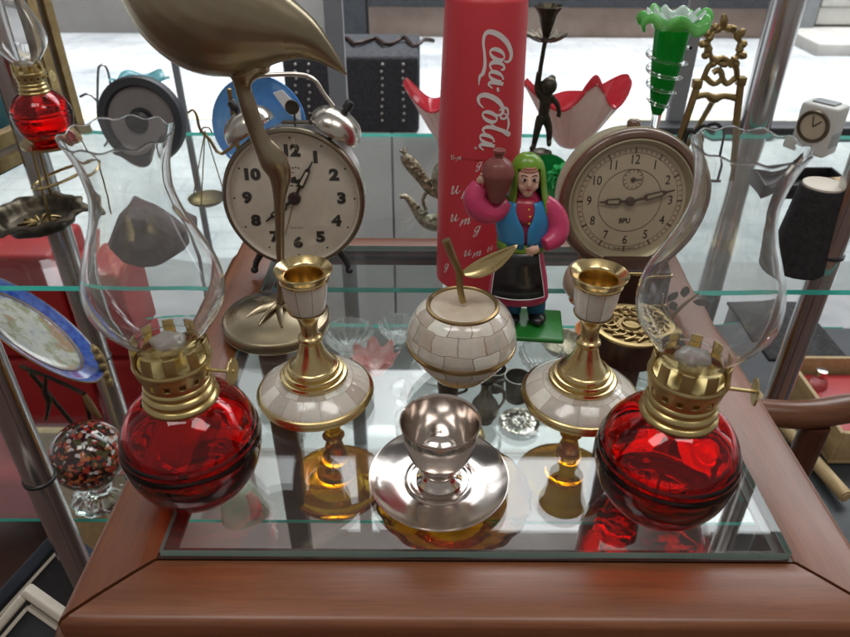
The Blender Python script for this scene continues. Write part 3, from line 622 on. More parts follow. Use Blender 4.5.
def emblem(w):
    for k in range(7): w.box((-.012+k*.0032,-.0058,.0335+.0006*(k%2)),(.0016,.0002,.0014))
    w.box((-.003,-.0058,.0285),(.010,.0002,.0006))
    w.plate([(-.010,-.0058,.018),(-.003,-.0058,.0175),(.004,-.0058,.0165),(.0095,-.0058,.019),(.008,-.0058,.022),(.004,-.0058,.0205),(.003,-.0058,.0245),(-.001,-.0058,.0232),(-.006,-.0058,.0235),(-.011,-.0058,.0215)],(0,-.0001,0),(0,.0001,0))
    for k in range(3): w.box((-.008+k*.006,-.0058,.0142),(.0035,.0002,.0012))
    for k in range(6): w.box((-.006+k*.0024,-.0058,-.0335),(.0014,.0002,.0007))
mk(emblem,'dial_emblem',M['ink'])
def hand(w,ang,L,y,wb,tail=.006):
    a=R(90-ang); d=Vector((math.cos(a),0,math.sin(a))); n=Vector((-d.z,0,d.x))
    o=[(-tail,wb*.35),(0,wb*.5),(L*.28,wb*.5),(L*.35,wb*1.25),(L*.75,wb*1.0),(L*.82,wb*.4),(L,wb*.25)]
    def ring(f): return [d*u+n*v*f for u,v in o]+[d*u-n*v*f for u,v in o[::-1]]
    w.plate([p+Vector((0,y,0)) for p in ring(1)],(0,-.0002,0),(0,.0002,0))
    o2=[(L*.38,wb*.6),(L*.72,wb*.5)]
    return [d*u+n*v for u,v in o2]+[d*u-n*v for u,v in o2[::-1]]
lum=[]
def hands(w):
    lum.append((hand(w,29,.047,-.0085,.0030),-.0085)); lum.append((hand(w,232,.042,-.0075,.0034),-.0075))
    w.M=w.M@LY; w.lathe([(0,.0105),(.0055,.0100),(.0070,.0080),(.0070,.0055)],28)
mk(hands,'hands',M['ink'],30)
for q,y in lum: mk(lambda w:w.plate([p+Vector((0,y-.0003,0)) for p in q],(0,-.0001,0),(0,.0001,0)),'hand_inlay',M['dial1'],30)
mk(lambda w:w.tube([(0,-.0066,0),(-.0135,-.0066,-.042)],[.0007,.0004],6),'alarm_hand',M['oldbrass'])
mk(lambda w:(setattr(w,'M',w.M@LY),w.lathe(rsmooth([(.0725,.0100),(.055,.0165),(.03,.0200),(0,.0212)],5),64)),'lens',M['lens'],80)
for sgn in (-1,1):
    cx=sgn*.0485; cz=.0745; ax=Vector((sgn*.52,0,.85)).normalized()
    BM=RM@Matrix.Translation((cx,.016,cz))@axes(ax,(0,1,0)).to_4x4()
    w=MB(); w.M=BM; w.lathe(rsmooth([(.0285,-.0085),(.0292,-.004),(.0268,.004),(.0205,.0110),(.0110,.0150),(0,.0160)],5)+[],56); w.lathe([(.0285,-.0085),(.0270,-.0085),(.0255,.002),(.018,.0095),(0,.0135)],56); bell=w.build('bell',M['nickel'],t)
    w=MB(); w.M=BM; w.lathe([(.0035,.0150),(.0035,.0190),(.0052,.0195),(.0050,.0270),(.0040,.0285),(0,.0288)],24); w.lathe([(.0024,-.026),(.0024,.014)],16); w.build('bell_knob',M['black'],bell)
mk(lambda w:w.tube([(-.044,.016,.092),(-.0435,.016,.112),(-.034,.016,.123),(-.012,.016,.1255),(.012,.016,.1255),(.027,.016,.120),(.036,.016,.106),(.045,.016,.094)],.0024,10,5),'handle',M['nickel'])
mk(lambda w:(w.tube([(.003,.016,.070),(.003,.016,.0885)],.0011,8),w.box((.006,.016,.0775),(.034,.012,.002),bev=.0006),w.tube([(.020,.012,.076),(.0205,.012,.087)],.0016,8)),'striker',M['bronze'])
mk(lambda w:(setattr(w,'M',w.M@Matrix.Translation((.002,.012,.0935))@LY),w.lathe([(0,-.002),(.0072,-.002),(.0078,0),(.0072,.002),(0,.002)],28)),'hammer',M['bronze'])
for sgn in (-1,1):
    w=MB(); a=RM@Vector((sgn*.042,.006,-.062)); w.tube([a,Vector((sgn*.0525,-.004,.013)),Vector((sgn*.0545,-.006,.0052))],[.0042,.0036,.0032],12); w.ball((sgn*.055,-.0065,.0042),.0046,14,10,(1,1,.9)); w.build('foot',M['black'],t)
w=MB(); a=RM@Vector((0,.04,-.05)); w.tube([a,(0,.062,.0040)],.0034,10); w.ball((0,.062,.0042),.0042,12,8); w.build('foot',M['black'],t)
# ------------------------------------------------------------------ round alarm clock
B=aty(615.5,272,.700)
t=thing('round_clock',(B.x,.700,0),'round beige faced alarm clock with a brown bezel and thin numerals','alarm clock')
RM=Matrix.Translation((0,0,.0935))@Matrix.Rotation(R(2),4,'Z')@Matrix.Rotation(R(-8),4,'X'); mk=clockpart(t,RM)
mk(lambda w:(setattr(w,'M',w.M@LY),w.lathe([(0,-.046),(.062,-.046),(.071,-.040),(.0745,-.030),(.0755,.004),(.0735,.0045)],96)),'case',M['ringgreen'])
mk(lambda w:(setattr(w,'M',w.M@LY),w.lathe([(.0735,.0035),(.0765,.0045),(.0778,.0080),(.0765,.0115),(.0735,.0135),(.0700,.0135),(.0680,.0118)],96)),'bezel',M['casebrown'])
mk(lambda w:(setattr(w,'M',w.M@LY),w.lathe([(.0766,.0036),(.0790,.0042),(.0792,.0060),(.0776,.0066)],96),w.lathe([(.0682,.0118),(.0665,.0125),(.0640,.0105),(.0615,.0060),(.0610,.0040)],96)),'inner_ring',M['ringgreen'])
mk(lambda w:(setattr(w,'M',w.M@LY),w.lathe([(0,.0045),(.0625,.0045)],80)),'dial',M['dial2'])
def rng(w,r,wd,y=-.0048,n=72,c=(0,0)):
    vs=[];fs=[]
    for k in range(n):
        a=2*PI*k/n
        for q in (r-wd/2,r+wd/2): vs.append((c[0]+q*math.cos(a),y,c[1]+q*math.sin(a)))
    for k in range(n): j=(k+1)%n; fs.append([2*k,2*k+1,2*j+1,2*j])
    w.add(vs,fs)
def nums2(w):
    for h in range(1,13):
        a=PI/2-2*PI*h/12; r=.0445
        text_into(w,str(h),.0140,Matrix.Translation((r*math.cos(a),-.0048,r*math.sin(a)))@FACE,off=0.0,depth=.0001,sx=.82)
    text_into(w,'BPU',.0080,Matrix.Translation((-.003,-.0048,-.0225))@FACE,off=.00015,depth=.0001,sx=.9)
mk(nums2,'numerals',M['ink'],30)
def tracks(w):
    rng(w,.0345,.0006); rng(w,.0520,.0004); rng(w,.0570,.0004); rng(w,.0108,.0006,c=(.0005,.0235))
    for k in range(60):
        a=2*PI*k/60; c=Vector((math.cos(a),0,math.sin(a))); r0,r1=(.0515,.0575) if k%5==0 else (.0535,.0560)
        w.tube([c*r0+Vector((0,-.0048,0)),c*r1+Vector((0,-.0048,0))],.00035 if k%5 else .0008,4)
    for k in range(12):
        a=2*PI*k/12; c=Vector((math.cos(a),0,math.sin(a))); o=Vector((.0005,-.0048,.0235)); w.tube([o+c*.0075,o+c*.0100],.0003,4)
    for k in range(7): w.box((-.009+k*.003,-.0048,-.0550+.0003*abs(k-3)),(.0018,.0002,.0009))
mk(tracks,'dial_tracks',M['inkbrown'],30)
lum.clear()
def hands2(w):
    lum.append((hand(w,269,.034,-.0072,.0032),-.0072)); lum.append((hand(w,75,.048,-.0084,.0030),-.0084))
    w.tube([(.0005,-.0056,.0235),(.0100,-.0056,.0240)],[.0007,.0004],6); w.ball((.0005,-.0056,.0235),.0026,14,8,(1,.4,1)); w.M=w.M@LY; w.lathe([(0,.0100),(.0040,.0096),(.0048,.0085),(.0048,.0048)],24)
mk(hands2,'hands',M['inkbrown'],30)
for q,y in lum: mk(lambda w:w.plate([p+Vector((0,y-.0003,0)) for p in q],(0,-.0001,0),(0,.0001,0)),'hand_inlay',M['ringgreen'],30)
mk(lambda w:(setattr(w,'M',w.M@LY),w.lathe(rsmooth([(.0665,.0120),(.045,.0150),(.02,.0166),(0,.0170)],5),64)),'lens',M['lens'],80)
mk(lambda w:(setattr(w,'M',w.M@Matrix.Translation((0,.014,.0755))),w.lathe([(.006,-.002),(.0075,.002),(.0070,.0055),(.0045,.0078),(0,.0084)],24)),'top_button',M['casebrown'])
for sgn in (-1,1):
    w=MB(); a=RM@Vector((sgn*.040,.004,-.0635)); w.tube([a,Vector((sgn*.047,-.004,.014)),Vector((sgn*.049,-.006,.005))],[.005,.004,.0036],12); w.ball((sgn*.0492,-.006,.0046),.0048,14,10); w.build('foot',M['oldbrass'],t)
w=MB(); a=RM@Vector((0,.04,-.05)); w.tube([a,(0,.062,.0040)],.0034,10); w.ball((0,.062,.0042),.0042,12,8); w.build('foot',M['oldbrass'],t)

# ------------------------------------------------------------------ brass bird
BY=.592; B=aty(277,323,BY); t=thing('brass_bird',(B.x,BY,0),'large dull brass heron figure standing on a round base','bird figure'); O_=Vector(t.location); L=pl(BY)
w=MB(); w.M=Matrix.Translation(O_); w.lathe(rsmooth([(0,.0012),(.050,.001),(.0530,0),(.0550,.003),(.0550,.0085),(.0535,.0112),(.0500,.0125),(.0465,.0140),(.036,.0185),(.020,.0225),(.010,.0235),(0,.0238)],4),72); w.build('base',M['birdbrass'],t,O_,ang=50)
w=MB()
for k,a in enumerate((-150,-115,-75,-30,150)):
    d=Vector((math.cos(R(a)),math.sin(R(a)),0)); w.tube([O_+Vector((.004,0,.026)),O_+d*.018+Vector((.004,0,.0245)),O_+d*.034+Vector((.004,0,.0195))],[.0045,.0042,.0016],8,3,sy=.6)
w.build('foot',M['birdbrass'],t,O_)
# body + legs + neck: one figure (union by voxel remesh)
w=MB(); k=wid(1,L(235,20))
body=[((348.5,76.5),.8),((336,64),6.5),((322,51),13),((305,39),22),((285,31),32),((262,25),45),((235,18),59),((205,6),66),((176,-14),61),((152,-36),46),((135,-60),30),((126,-86),19),((124,-112),15),((132,-134),14),((146,-146),13)]
w.tube([L(*p) for p,r in body],[r*k for p,r in body],28,4,sy=.80,flat=(0,0,1))
leg=[((247,60),22),((242,82),8.5),((249,108),8),((259,137),8.5),((273,160),13.5),((280,176),11),((279.5,200),6.2),((280,240),4.6),((281,285),4.2),((281,303),5.5)]
kk=wid(1,L(275,190))
for dy in (-.0035,.0065): w.tube([L(p[0],p[1],dy) for p,r in leg],[r*kk*1.02+.0004 for p,r in leg],14,4,sy=.62,flat=(1,0,0))
bd=w.build('body',M['birdbrass'],t,O_)
rm=bd.modifiers.new('union','REMESH'); rm.mode='VOXEL'; rm.voxel_size=.0014; rm.use_smooth_shade=True
sm=bd.modifiers.new('soft','SMOOTH'); sm.factor=.5; sm.iterations=9
w=MB(); w.tube([L(150,-148),L(190,-150),L(250,-140)],[.010,.007,.001],14,4); w.build('beak',M['oldbrass'],t,O_)

# ------------------------------------------------------------------ painted woman figurine
DY=.597; B=aty(531,328,DY); t=thing('woman_figurine',(B.x,DY,0),'painted figurine of a woman in a green headscarf carrying a jug','figurine'); O_=Vector(t.location); L=pl(DY)
k=wid(1,L(530,240))
def sec(px,py,rx,ry,dy=0): p=L(px,py,dy); return (p.x,p.y,p.z,rx*k,ry*k)
w=MB(); w.box((O_.x+.002,DY-.008,.0028),(.056,.056,.0056),Matrix.Rotation(R(-6),3,'Z'),bev=.002); w.build('base',M['p_base'],t,O_)
w=MB()
for px in (511,535): w.tube([L(px,294),L(px+1,307),L(px+1,315)],[11*k,10*k,8.5*k],14,3)
w.build('leggings',M['p_leg'],t,O_)
for px in (511,537):
    w=MB(); w.ball(L(px,316.5,-.006),9.5*k,16,10,(1,1.55,.62)); w.build('shoe',M['p_black'],t,O_)
# dress body with sleeves, one continuous skin
w=MB(); w.loft([sec(518,299,30,17),sec(518,295,32,19),sec(519,275,29,18),sec(520,250,23,15),sec(521,240,21,14),sec(523,222,24,16),sec(525,205,23,14),sec(526,196,14,10),sec(527,188,7,7)],28)
w.tube([L(507,203,-.004),L(492,212,-.010),L(480,208,-.012),L(475,197,-.012),L(481,185,-.010)],[9.5*k,11.5*k,12.5*k,11.5*k,9*k],16,4)
w.tube([L(543,202,-.002),L(553,212,-.004),L(558,226,-.007),L(555,238,-.014),L(544,245,-.020)],[9*k,10.8*k,11.5*k,10.3*k,7*k],16,4)
d=w.build('dress',M['p_pink'],t,O_); rm=d.modifiers.new('union','REMESH'); rm.mode='VOXEL'; rm.voxel_size=.0011; rm.use_smooth_shade=True; sm=d.modifiers.new('soft','SMOOTH'); sm.factor=.5; sm.iterations=5
# head and hands
hc=L(528,179,-.0055); hx,hz=11*k,15.5*k
def fs(x,z,d=0): return hc+Vector((x,-hx*math.sqrt(max(0,1-(x/hx)**2-(z/hz)**2))-d,z))
w=MB(); w.ball(hc,1,32,22,(hx,hx,hz)); w.tube([fs(0,.0032,-.0006),fs(0,-.0012,.0010),fs(0,-.0028,.0006)],[.0010,.0017,.0013],10,3); w.ball(fs(0,-.0105,-.0045),.0055,14,10); w.ball(fs(.0052,-.0045,-.0035),.0042,12,8); w.ball(fs(-.0052,-.0045,-.0035),.0042,12,8); w.tube([hc,L(527,198,-.002)],[6*k,6.5*k],14)
hd=w.build('head',M['p_skin'],t,O_); rm=hd.modifiers.new('union','REMESH'); rm.mode='VOXEL'; rm.voxel_size=.0006; rm.use_smooth_shade=True; sm=hd.modifiers.new('soft','SMOOTH'); sm.iterations=2
w=MB()
for s_ in (-1,1): w.ball(fs(s_*.0046,.0024,-.0006),.0021,14,8,(1.15,.7,.80))
w.build('eye_whites',M['p_white'],hd,O_)
w=MB()
for s_ in (-1,1):
    w.ball(fs(s_*.0045,.0024,.0004),.0013,12,8,(1,.6,1.05)); w.tube([fs(s_*.0068,.0030,.0006),fs(s_*.0047,.0041,.0008),fs(s_*.0025,.0031,.0006)],.00040,6,3); w.tube([fs(s_*.0072,.0056,.0003),fs(s_*.0048,.0068,.0004),fs(s_*.0022,.0060,.0003)],.00042,6,3)
w.build('eyes',M['p_black'],hd,O_)
w=MB(); w.tube([fs(-.0027,-.0062,.0005),fs(0,-.0066,.0010),fs(.0027,-.0062,.0005)],[.0003,.0010,.0003],8,3); w.build('mouth',M['p_bib'],hd,O_)
w=MB()
for row,zz_ in enumerate((.0098,.0118)):
    for q in range(-3,4):
        x=q*.0021*(1-.15*row)+(.0007 if row%2 else 0); w.ball(fs(x,zz_,.0001),.0014,8,6)
w.build('hair',paint('brown_curl_paint',(.42,.17,.12),.4),hd,O_)
for P,dirs in ((L(533.5,250,-.0275),(-1,-.1,-.35)),(L(483,179,-.0155),(.55,-.5,.55))):
    w=MB(); dv=Vector(dirs).normalized(); sd=dv.cross(Vector((0,-1,0))).normalized()
    w.ball(P,.0044,14,10,(1.1,.75,1)); w.tube([P-dv*.005,P],[.0034,.0036],10)
    for j in range(4): q=P+sd*(j-1.5)*.0019; w.tube([q,q+dv*.004,q+dv*.0065+Vector((0,.0016,0))],[.0013,.0012,.0009],8,2)
    w.tube([P-sd*.003,P-sd*.0052+dv*.0035],[.0013,.0010],8)
    w.build('hand',M['p_skin'],t,O_)
# headscarf: closed crown and a hood open at the face
w=MB()
def hrow(py): 
    T=[(153.5,.5),(155,6.5),(158,10.5),(162,13.2),(167,15),(174,16),(184,16.5),(192,17.5),(199,20),(206,21.5),(210,20)]
    for (a_,ra),(b_,rb) in zip(T,T[1:]):
        if a_<=py<=b_: return ra+(rb-ra)*(py-a_)/(b_-a_)
def hgrid(rows,a0,a1,n1):
    vs=[];fs=[]
    for i in range(n1+1):
        a=R(a0+(a1-a0)*i/n1)-PI/2
        for py in rows:
            rr=hrow(py)*k*(1+.025*math.sin(a*7+py*.15)*max(0,(py-165)/40)); p=L(528,py,.0015); vs.append((p.x+rr*math.cos(a),p.y+rr*math.sin(a)*.92,p.z))
    m_=len(rows)
    for i in range(n1):
        for j in range(m_-1): fs.append([i*m_+j,(i+1)*m_+j,(i+1)*m_+j+1,i*m_+j+1])
    w.add(vs,fs)
hgrid([153.5,155,156.5,158,160,162,164,165.5],0,360,40)
hgrid([165.5,168,171,174,178,182,186,190,194,198,202,206,209],45,315,30)
hs=w.build('headscarf',M['p_green'],t,O_,ang=70); sm=hs.modifiers.new('thick','SOLIDIFY'); sm.thickness=.0020; sm.offset=0
# vest halves, bib, belt, apron
def wrap(w,cx,rows,a0,a1,push,n=14):
    vs=[];fs=[]; m_=len(rows)
    for py,rx,ry in rows:
        p=L(cx+(527-cx)*0,py)
        for i in range(n+1):
            a=R(a0+(a1-a0)*i/n)-PI/2; vs.append((p.x+(rx*k+push)*math.sin(R(a0+(a1-a0)*i/n)),p.y-(ry*k+push)*math.cos(R(a0+(a1-a0)*i/n)),p.z))
    for j in range(m_-1):
        for i in range(n): fs.append([j*(n+1)+i,j*(n+1)+i+1,(j+1)*(n+1)+i+1,(j+1)*(n+1)+i])
    w.add(vs,fs)
def cloth(name,mat,cx,rows,spans,push,thick):
    w=MB()
    for a0,a1 in spans: wrap(w,cx,rows,a0,a1,push)
    o=w.build(name,mat,t,O_,ang=60); s_=o.modifiers.new('thick','SOLIDIFY'); s_.thickness=thick; s_.offset=1; return o
w=MB(); VR=[(198,17,12,24),(202,21.5,13.5,22),(206,23.5,14.8,20),(212,25,16,15),(217,25.3,16.7,9),(221,25,16.6,5),(226,24.5,16.4,3),(234,23.5,16,3),(241,22.5,15,5)]
for sg in (1,-1):
    vs=[];fs=[]; n=16
    for py,rx,ry,a0 in VR:
        p=L(523.5,py)
        for i in range(n+1):
            a=R(a0+(155-a0)*i/n)*sg; vs.append((p.x+(rx*k+.0014)*math.sin(a),p.y-(ry*k+.0014)*math.cos(a),p.z))
    for j in range(len(VR)-1):
        for i in range(n): fs.append([j*(n+1)+i,j*(n+1)+i+1,(j+1)*(n+1)+i+1,(j+1)*(n+1)+i])
    w.add(vs,fs)
o=w.build('vest',M['p_blue'],t,O_,ang=60); s_=o.modifiers.new('thick','SOLIDIFY'); s_.thickness=.0016; s_.offset=1
cloth('bib',M['p_bib'],524,[(194,12,10.5),(202,20,13.8),(212,23,15.4),(218,23,15.6)],[(-34,38)],.0008,.001)
w=MB()
for q in range(3): p=L(527+(q%2),203+q*6.5,0); w.ball((p.x,p.y-(13.5+q*1.0)*k-.0022,p.z),.0011,8,6,(1,.5,1))
w.build('beads',M['p_yellow'],t,O_)
cloth('sash',M['p_green'],521.5,[(238,22.5,15),(243,22.5,15),(247,23,15.5)],[(-170,170)],.0010,.0014)
ap=cloth('apron',M['p_black'],518,[(246,23.5,15.5),(258,25,16.5),(275,29,18.5),(289,31.5,20)],[(-58,48)],.0012,.0013)
w=MB(); rows=[(289,31.5,20)]
P=[]
for i in range(15): 
    a=R(-57+104*i/14); p=L(518,288.4); P.append((p.x+(31.5*k+.0030)*math.sin(a),p.y-(20*k+.0030)*math.cos(a),p.z))
w.tube(P,.0005,6)
for a_ in (-57,47):
    Q=[]
    for py,rx,ry in ((248,23.7,15.6),(258,25,16.5),(275,29,18.5),(288,31.4,20)): a=R(a_); p=L(518,py); Q.append((p.x+(rx*k+.0030)*math.sin(a),p.y-(ry*k+.0030)*math.cos(a),p.z))
    w.tube(Q,.0005,6)
w.build('trim',M['p_white'],ap,O_)
jb=L(496,201,-.013)
w=MB(); w.M=Matrix.Translation(jb); h=1.35*k
w.lathe(rsmooth([(0,0),(7*k,0),(11*k,9*h),(15*k,18*h),(15.5*k,22*h),(12*k,28*h),(6*k,31*h)],4)+[(4.5*k,32*h),(4.2*k,34*h),(6*k,35.5*h),(6*k,37*h),(3.5*k,37.2*h),(0,36*h)],32); w.build('jug',M['p_clay'],t,O_)

# ------------------------------------------------------------------ ornate canister, small box, egg, added leaf sprig (on the table glass)
B=at(626,352,0); t=thing('canister',(B.x,B.y,0),'dark brown canister with a pierced brass lid behind the right candlestick','canister')
w=MB(); w.lathe([(0,0),(.0325,0),(.0335,.001),(.0330,.0305),(0,.0305)],56); w.build('canister_body',M['darkwood'],t)
w=MB(); w.lathe([(.0345,.0300),(.0365,.0306),(.0368,.0330),(.0340,.0338),(.0310,.0330),(0,.0328)],56); ld=w.build('lid',M['oldbrass'],t)
w=MB()
for k in range(16):
    a=2*PI*k/16
    w.tube([(.014*math.cos(a),.014*math.sin(a),.0340),(.023*math.cos(a+.28),.023*math.sin(a+.28),.0350),(.0305*math.cos(a-.05),.0305*math.sin(a-.05),.0340)],.0013,6,3)
for r in (.0085,.0165,.0255): w.tube([(r*math.cos(2*PI*k/28),r*math.sin(2*PI*k/28),.0342) for k in range(29)],.0010,6)
w.build('filigree',M['oldbrass'],ld)
B=aty(628,300,.640); t=thing('trinket_box',(B.x,.640,0),'small brown trinket box with brass trim in front of the round clock','box')
w=MB(); w.box((0,0,.024),(.062,.034,.048),bev=.003); w.build('box_body',M['darkwood'],t)
w=MB()
for z in (.004,.044): w.box((0,0,z),(.0635,.0355,.004),bev=.001)
w.build('brass_trim',M['brass'],t)
B=aty(585,287,.640); t=thing('shell_egg',(B.x-.004,.640,0),'pale pearl shell egg left of the round clock foot','egg ornament')
w=MB(); w.lathe(rsmooth([(0,.0035),(.010,.005),(.0185,.015),(.0205,.026),(.0170,.039),(.009,.048),(0,.0505)],5),40); w.build('egg',M['shell'],t)
w=MB(); w.lathe([(0,0),(.0105,0),(.0115,.002),(.0085,.0055),(.0098,.0078)],32); w.build('egg_foot',M['brass'],t)
B=aty(664,322,.575); t=thing('refracted_sprig',(B.x,.575,0),'brass leaf sprig added in place of a refraction in the right chimney','ornament')  # added sprig stands for brass ornament refracted by the chimney glass
w=MB(); w.lathe([(0,0),(.017,0),(.0175,.002),(.010,.005),(.004,.008)],32); w.tube([(0,0,.006),(.004,0,.022),(.014,0,.036),(.027,0,.052)],[.0024,.002,.0018,.001],8,5); w.tube([(.003,0,.018),(-.009,0,.032),(-.012,0,.050)],[.0018,.0016,.001],8,4); w.build('stem',M['oldbrass'],t)
w=MB()
for (x,z,a,s_) in ((-.012,.052,1.9,1),(-.018,.038,2.6,.9),(-.004,.040,1.2,.8),(.012,.046,1.7,.8),(.023,.040,.1,.8),(.006,.030,2.2,.7),(-.015,.060,1.2,.7)):
    d=Vector((math.cos(a),-.25,math.sin(a))).normalized(); p=Vector((x,0,z)); w.tube([p,p+d*.008*s_,p+d*.017*s_,p+d*.021*s_],[.001,.0062*s_,.0045*s_,.0004],12,3,sy=.28,flat=(-d.z,0,d.x))
w.build('leaves',M['bronze'],t)
# ------------------------------------------------------------------ things on the upper shelf
def onshelf(px,py,Y,z=ZA): p=aty(px,py,Y); return Vector((p.x,Y,z))
def rel(Y,o): return lambda px,py,dy=0.: aty(px,py,Y+dy)
# balance scale
Y=1.05; o=onshelf(248,215,Y); t=thing('balance_scale',o,'thin brass balance scale with hanging pans left of the twin bell clock','scale'); L=pl(Y)
w=MB(); w.M=Matrix.Translation(o); w.lathe([(0,0),(.035,0),(.035,.004),(.008,.010),(.0035,.02),(.0035,.16),(0,.162)],28); w.build('column',M['oldbrass'],t,o)
c=L(248,128); e=L(200,131); e2=Vector((2*c.x-e.x,Y,e.z))
w=MB(); w.tube([L(188,113),L(193,110),L(197,117),L(200,129),L(210,140),L(222,154),c+Vector((0,0,-.01)),e2],[.0016,.0018,.002,.0022,.0024,.0026,.0028,.0018],8,3); w.tube([L(200,133),L(203,128),L(209,128),L(212,133)],.0012,8,3); w.build('beam',M['oldbrass'],t,o)
for hk,pc in ((L(205,131),L(207,200)),(e2,Vector((e2.x+.004,Y,L(207,200).z)))):
    r=wid(18,pc)
    w=MB(); w.M=Matrix.Translation(pc); w.lathe(rsmooth([(0,-.007),(r*.6,-.0055),(r*.93,.000),(r,.0045)],4)+[(r*1.03,.005),(r*.97,.005)]+rsmooth([(r*.9,.001),(r*.58,-.0045),(0,-.006)],3),44); pn=w.build('pan',M['oldbrass'],t,o)
    w=MB()
    for k in range(3): a=2*PI*k/3+.5; w.tube([hk,pc+Vector((r*math.cos(a),r*math.sin(a),.005))],.0010,5)
    w.build('hanger',M['oldbrass'],pn,o)
# blue plate behind the clock
Y=1.14; P=aty(262,128,Y); r=wid(46,P); o=Vector((P.x,Y,ZA)); t=thing('blue_plate',o,'glossy blue glass plate standing behind the twin bell clock','plate')
w=MB(); w.M=Matrix.Translation((P.x,Y,ZA+r*.97+.004))@Matrix.Rotation(R(-12),4,'X')@LY; w.lathe(rsmooth([(0,.004),(r*.55,.002),(r*.9,.012),(r,.018)],5)+[(r*1.01,.016)]+rsmooth([(r*.9,.008),(r*.55,-.003),(0,-.003)],4),64); w.build('plate_disc',M['bluegl'],t,o)
w=MB(); w.tube([(P.x-.03,Y-.02,ZA+.004),(P.x-.03,Y+.03,ZA+.004),(P.x-.02,Y+.045,ZA+.07)],.002,8); w.tube([(P.x+.03,Y-.02,ZA+.004),(P.x+.03,Y+.03,ZA+.004),(P.x+.02,Y+.045,ZA+.07)],.002,8); w.build('plate_stand',M['bronze'],t,o)
w=MB(); q=[aty(273,93,Y-.022),aty(282,90,Y-.022),aty(300,108,Y-.022),aty(301,121,Y-.022),aty(288,113,Y-.022)]; w.plate(q,(0,-.0008,0),(0,.0008,0)); w.build('plate_highlight',M['pale_reflection'],t,o)  # last piece is a pale shape painted as the plate's highlight
# round dark dish
Y=1.17; P=aty(144,128,Y); r=wid(43,P); o=Vector((P.x,Y,ZA)); t=thing('round_dish',o,'round dark slate dish standing on edge left of the brass bird','dish')
w=MB(); w.M=Matrix.Translation((P.x,Y,ZA+r*.99))@Matrix.Rotation(R(-10),4,'X')@LY; w.lathe([(0,-.012),(r*.9,-.012),(r,-.004),(r,.006),(r*.96,.012),(r*.80,.012),(r*.76,.004),(r*.3,.002),(0,.003)],64); w.build('dish_body',M['darkblue'],t,o)
w=MB(); w.M=Matrix.Translation((P.x,Y,ZA+r*.99))@Matrix.Rotation(R(-10),4,'X')@LY; w.lathe([(r*.3,.0015),(r*.755,.0038),(r*.755,.0048),(r*.3,.0030)],64); w.build('pale_ring',pbr('mauve_grey',(.20,.18,.175),(.25,.225,.22),rough=.5,ns=20),t,o)
w=MB(); w.M=Matrix.Translation((P.x,Y,ZA+r*.99))@Matrix.Rotation(R(-10),4,'X')@LY; w.lathe([(r*.24,.002),(r*.22,.012),(r*.1,.018),(0,.019)],32); w.build('knob',M['black'],t,o)
# turquoise fluted vase
Y=1.27; P=aty(140,78,Y); o=Vector((P.x,Y,ZA)); t=thing('glass_vase',o,'turquoise glass vase with a wavy flared rim behind the round dark dish','vase'); h=P.z-ZA; r=wid(27,P)
w=MB(); w.M=Matrix.Translation(o); pr=rsmooth([(.0,.002),(.03,.0),(.036,h*.2),(.03,h*.5),(.020,h*.78),(.022,h*.87),(r*.75,h*.97),(r,h)],5)
w.lathe(pr,72,mod=lambda a,i,rr,z:(rr*(1+.08*max(0,(z/h-.8)*5)*math.cos(5*a)),z+.005*max(0,(z/h-.85)*6.6)*math.cos(5*a+.8))); ob=w.build('vase_body',M['turq'],t,o); sm=ob.modifiers.new('thick','SOLIDIFY'); sm.thickness=.002
# wire plate holder
Y=1.27; o=onshelf(100,120,Y); t=thing('wire_holder',o,'bent silver wire holder left of the turquoise vase','wire stand'); L=pl(Y)
w=MB(); w.tube([L(80,97),L(88,94),L(96,100),L(101,112),L(103,132),L(98,118),L(98,75),L(100,66),L(105,66),L(109,76),L(112,100),L(113,128)],.0022,8,5)
for x in (103,113): w.tube([L(x,128),(L(x,128).x,Y,ZA+.002),(L(x,128).x+.004,Y-.03,ZA+.0022)],.0022,8,3)
w.build('wire',M['chrome'],t,o)
# gilt mirror at far left
p0=at(80,131,ZA); p1=at(-8,176,ZA); t=thing('gilt_mirror',(p0.x,p0.y,ZA),'tall gilt framed mirror leaning at the far left of the shelf','mirror'); o=Vector(t.location)
dx=(p1-p0); ln=dx.length; dx.normalize(); nr=Vector((-dx.y,dx.x,0)); nr=nr if nr.x>0 else -nr
def fbar(name,w_,h_):
    pass
def frame_profile(a,b,inn,mats,nm):
    # a->b outer edge, inn = inward unit vector
    d=(b-a).normalized()
    for (u0,u1,th,mt,pn) in mats:
        w=MB(); A=[a+inn*u0,b+inn*u0,b+inn*u1,a+inn*u1]
        A[0]+=d*u0*0; n=nr
        w.plate([A[0],A[1],A[2],A[3]],n*-.004,n*th); w.build(pn,mt,t,o,smooth=False)
Z=Vector((0,0,1))
mats=[(0,.006,.012,M['black'],'frame_edge'),(.006,.026,.020,M['gilt'],'frame_rail'),(.0262,.040,.012,pbr('grey_gilt',(.20,.17,.155),(.27,.23,.2),rough=.4,ns=20,metal=.3),'frame_cove'),(.0402,.062,.017,M['gilt'],'frame_rail')]
H_=.62
frame_profile(p0,p0+Z*H_,dx,mats,'frame'); frame_profile(p0+dx*.062,p0+dx*ln,Z,mats,'frame')
w=MB(); w.plate([p0+dx*.055+Z*.055,p0+dx*ln+Z*.055,p0+dx*ln+Z*H_,p0+dx*.055+Z*H_],nr*-.003,nr*.006); w.build('mirror_pane',M['mirror'],t,o,smooth=False)
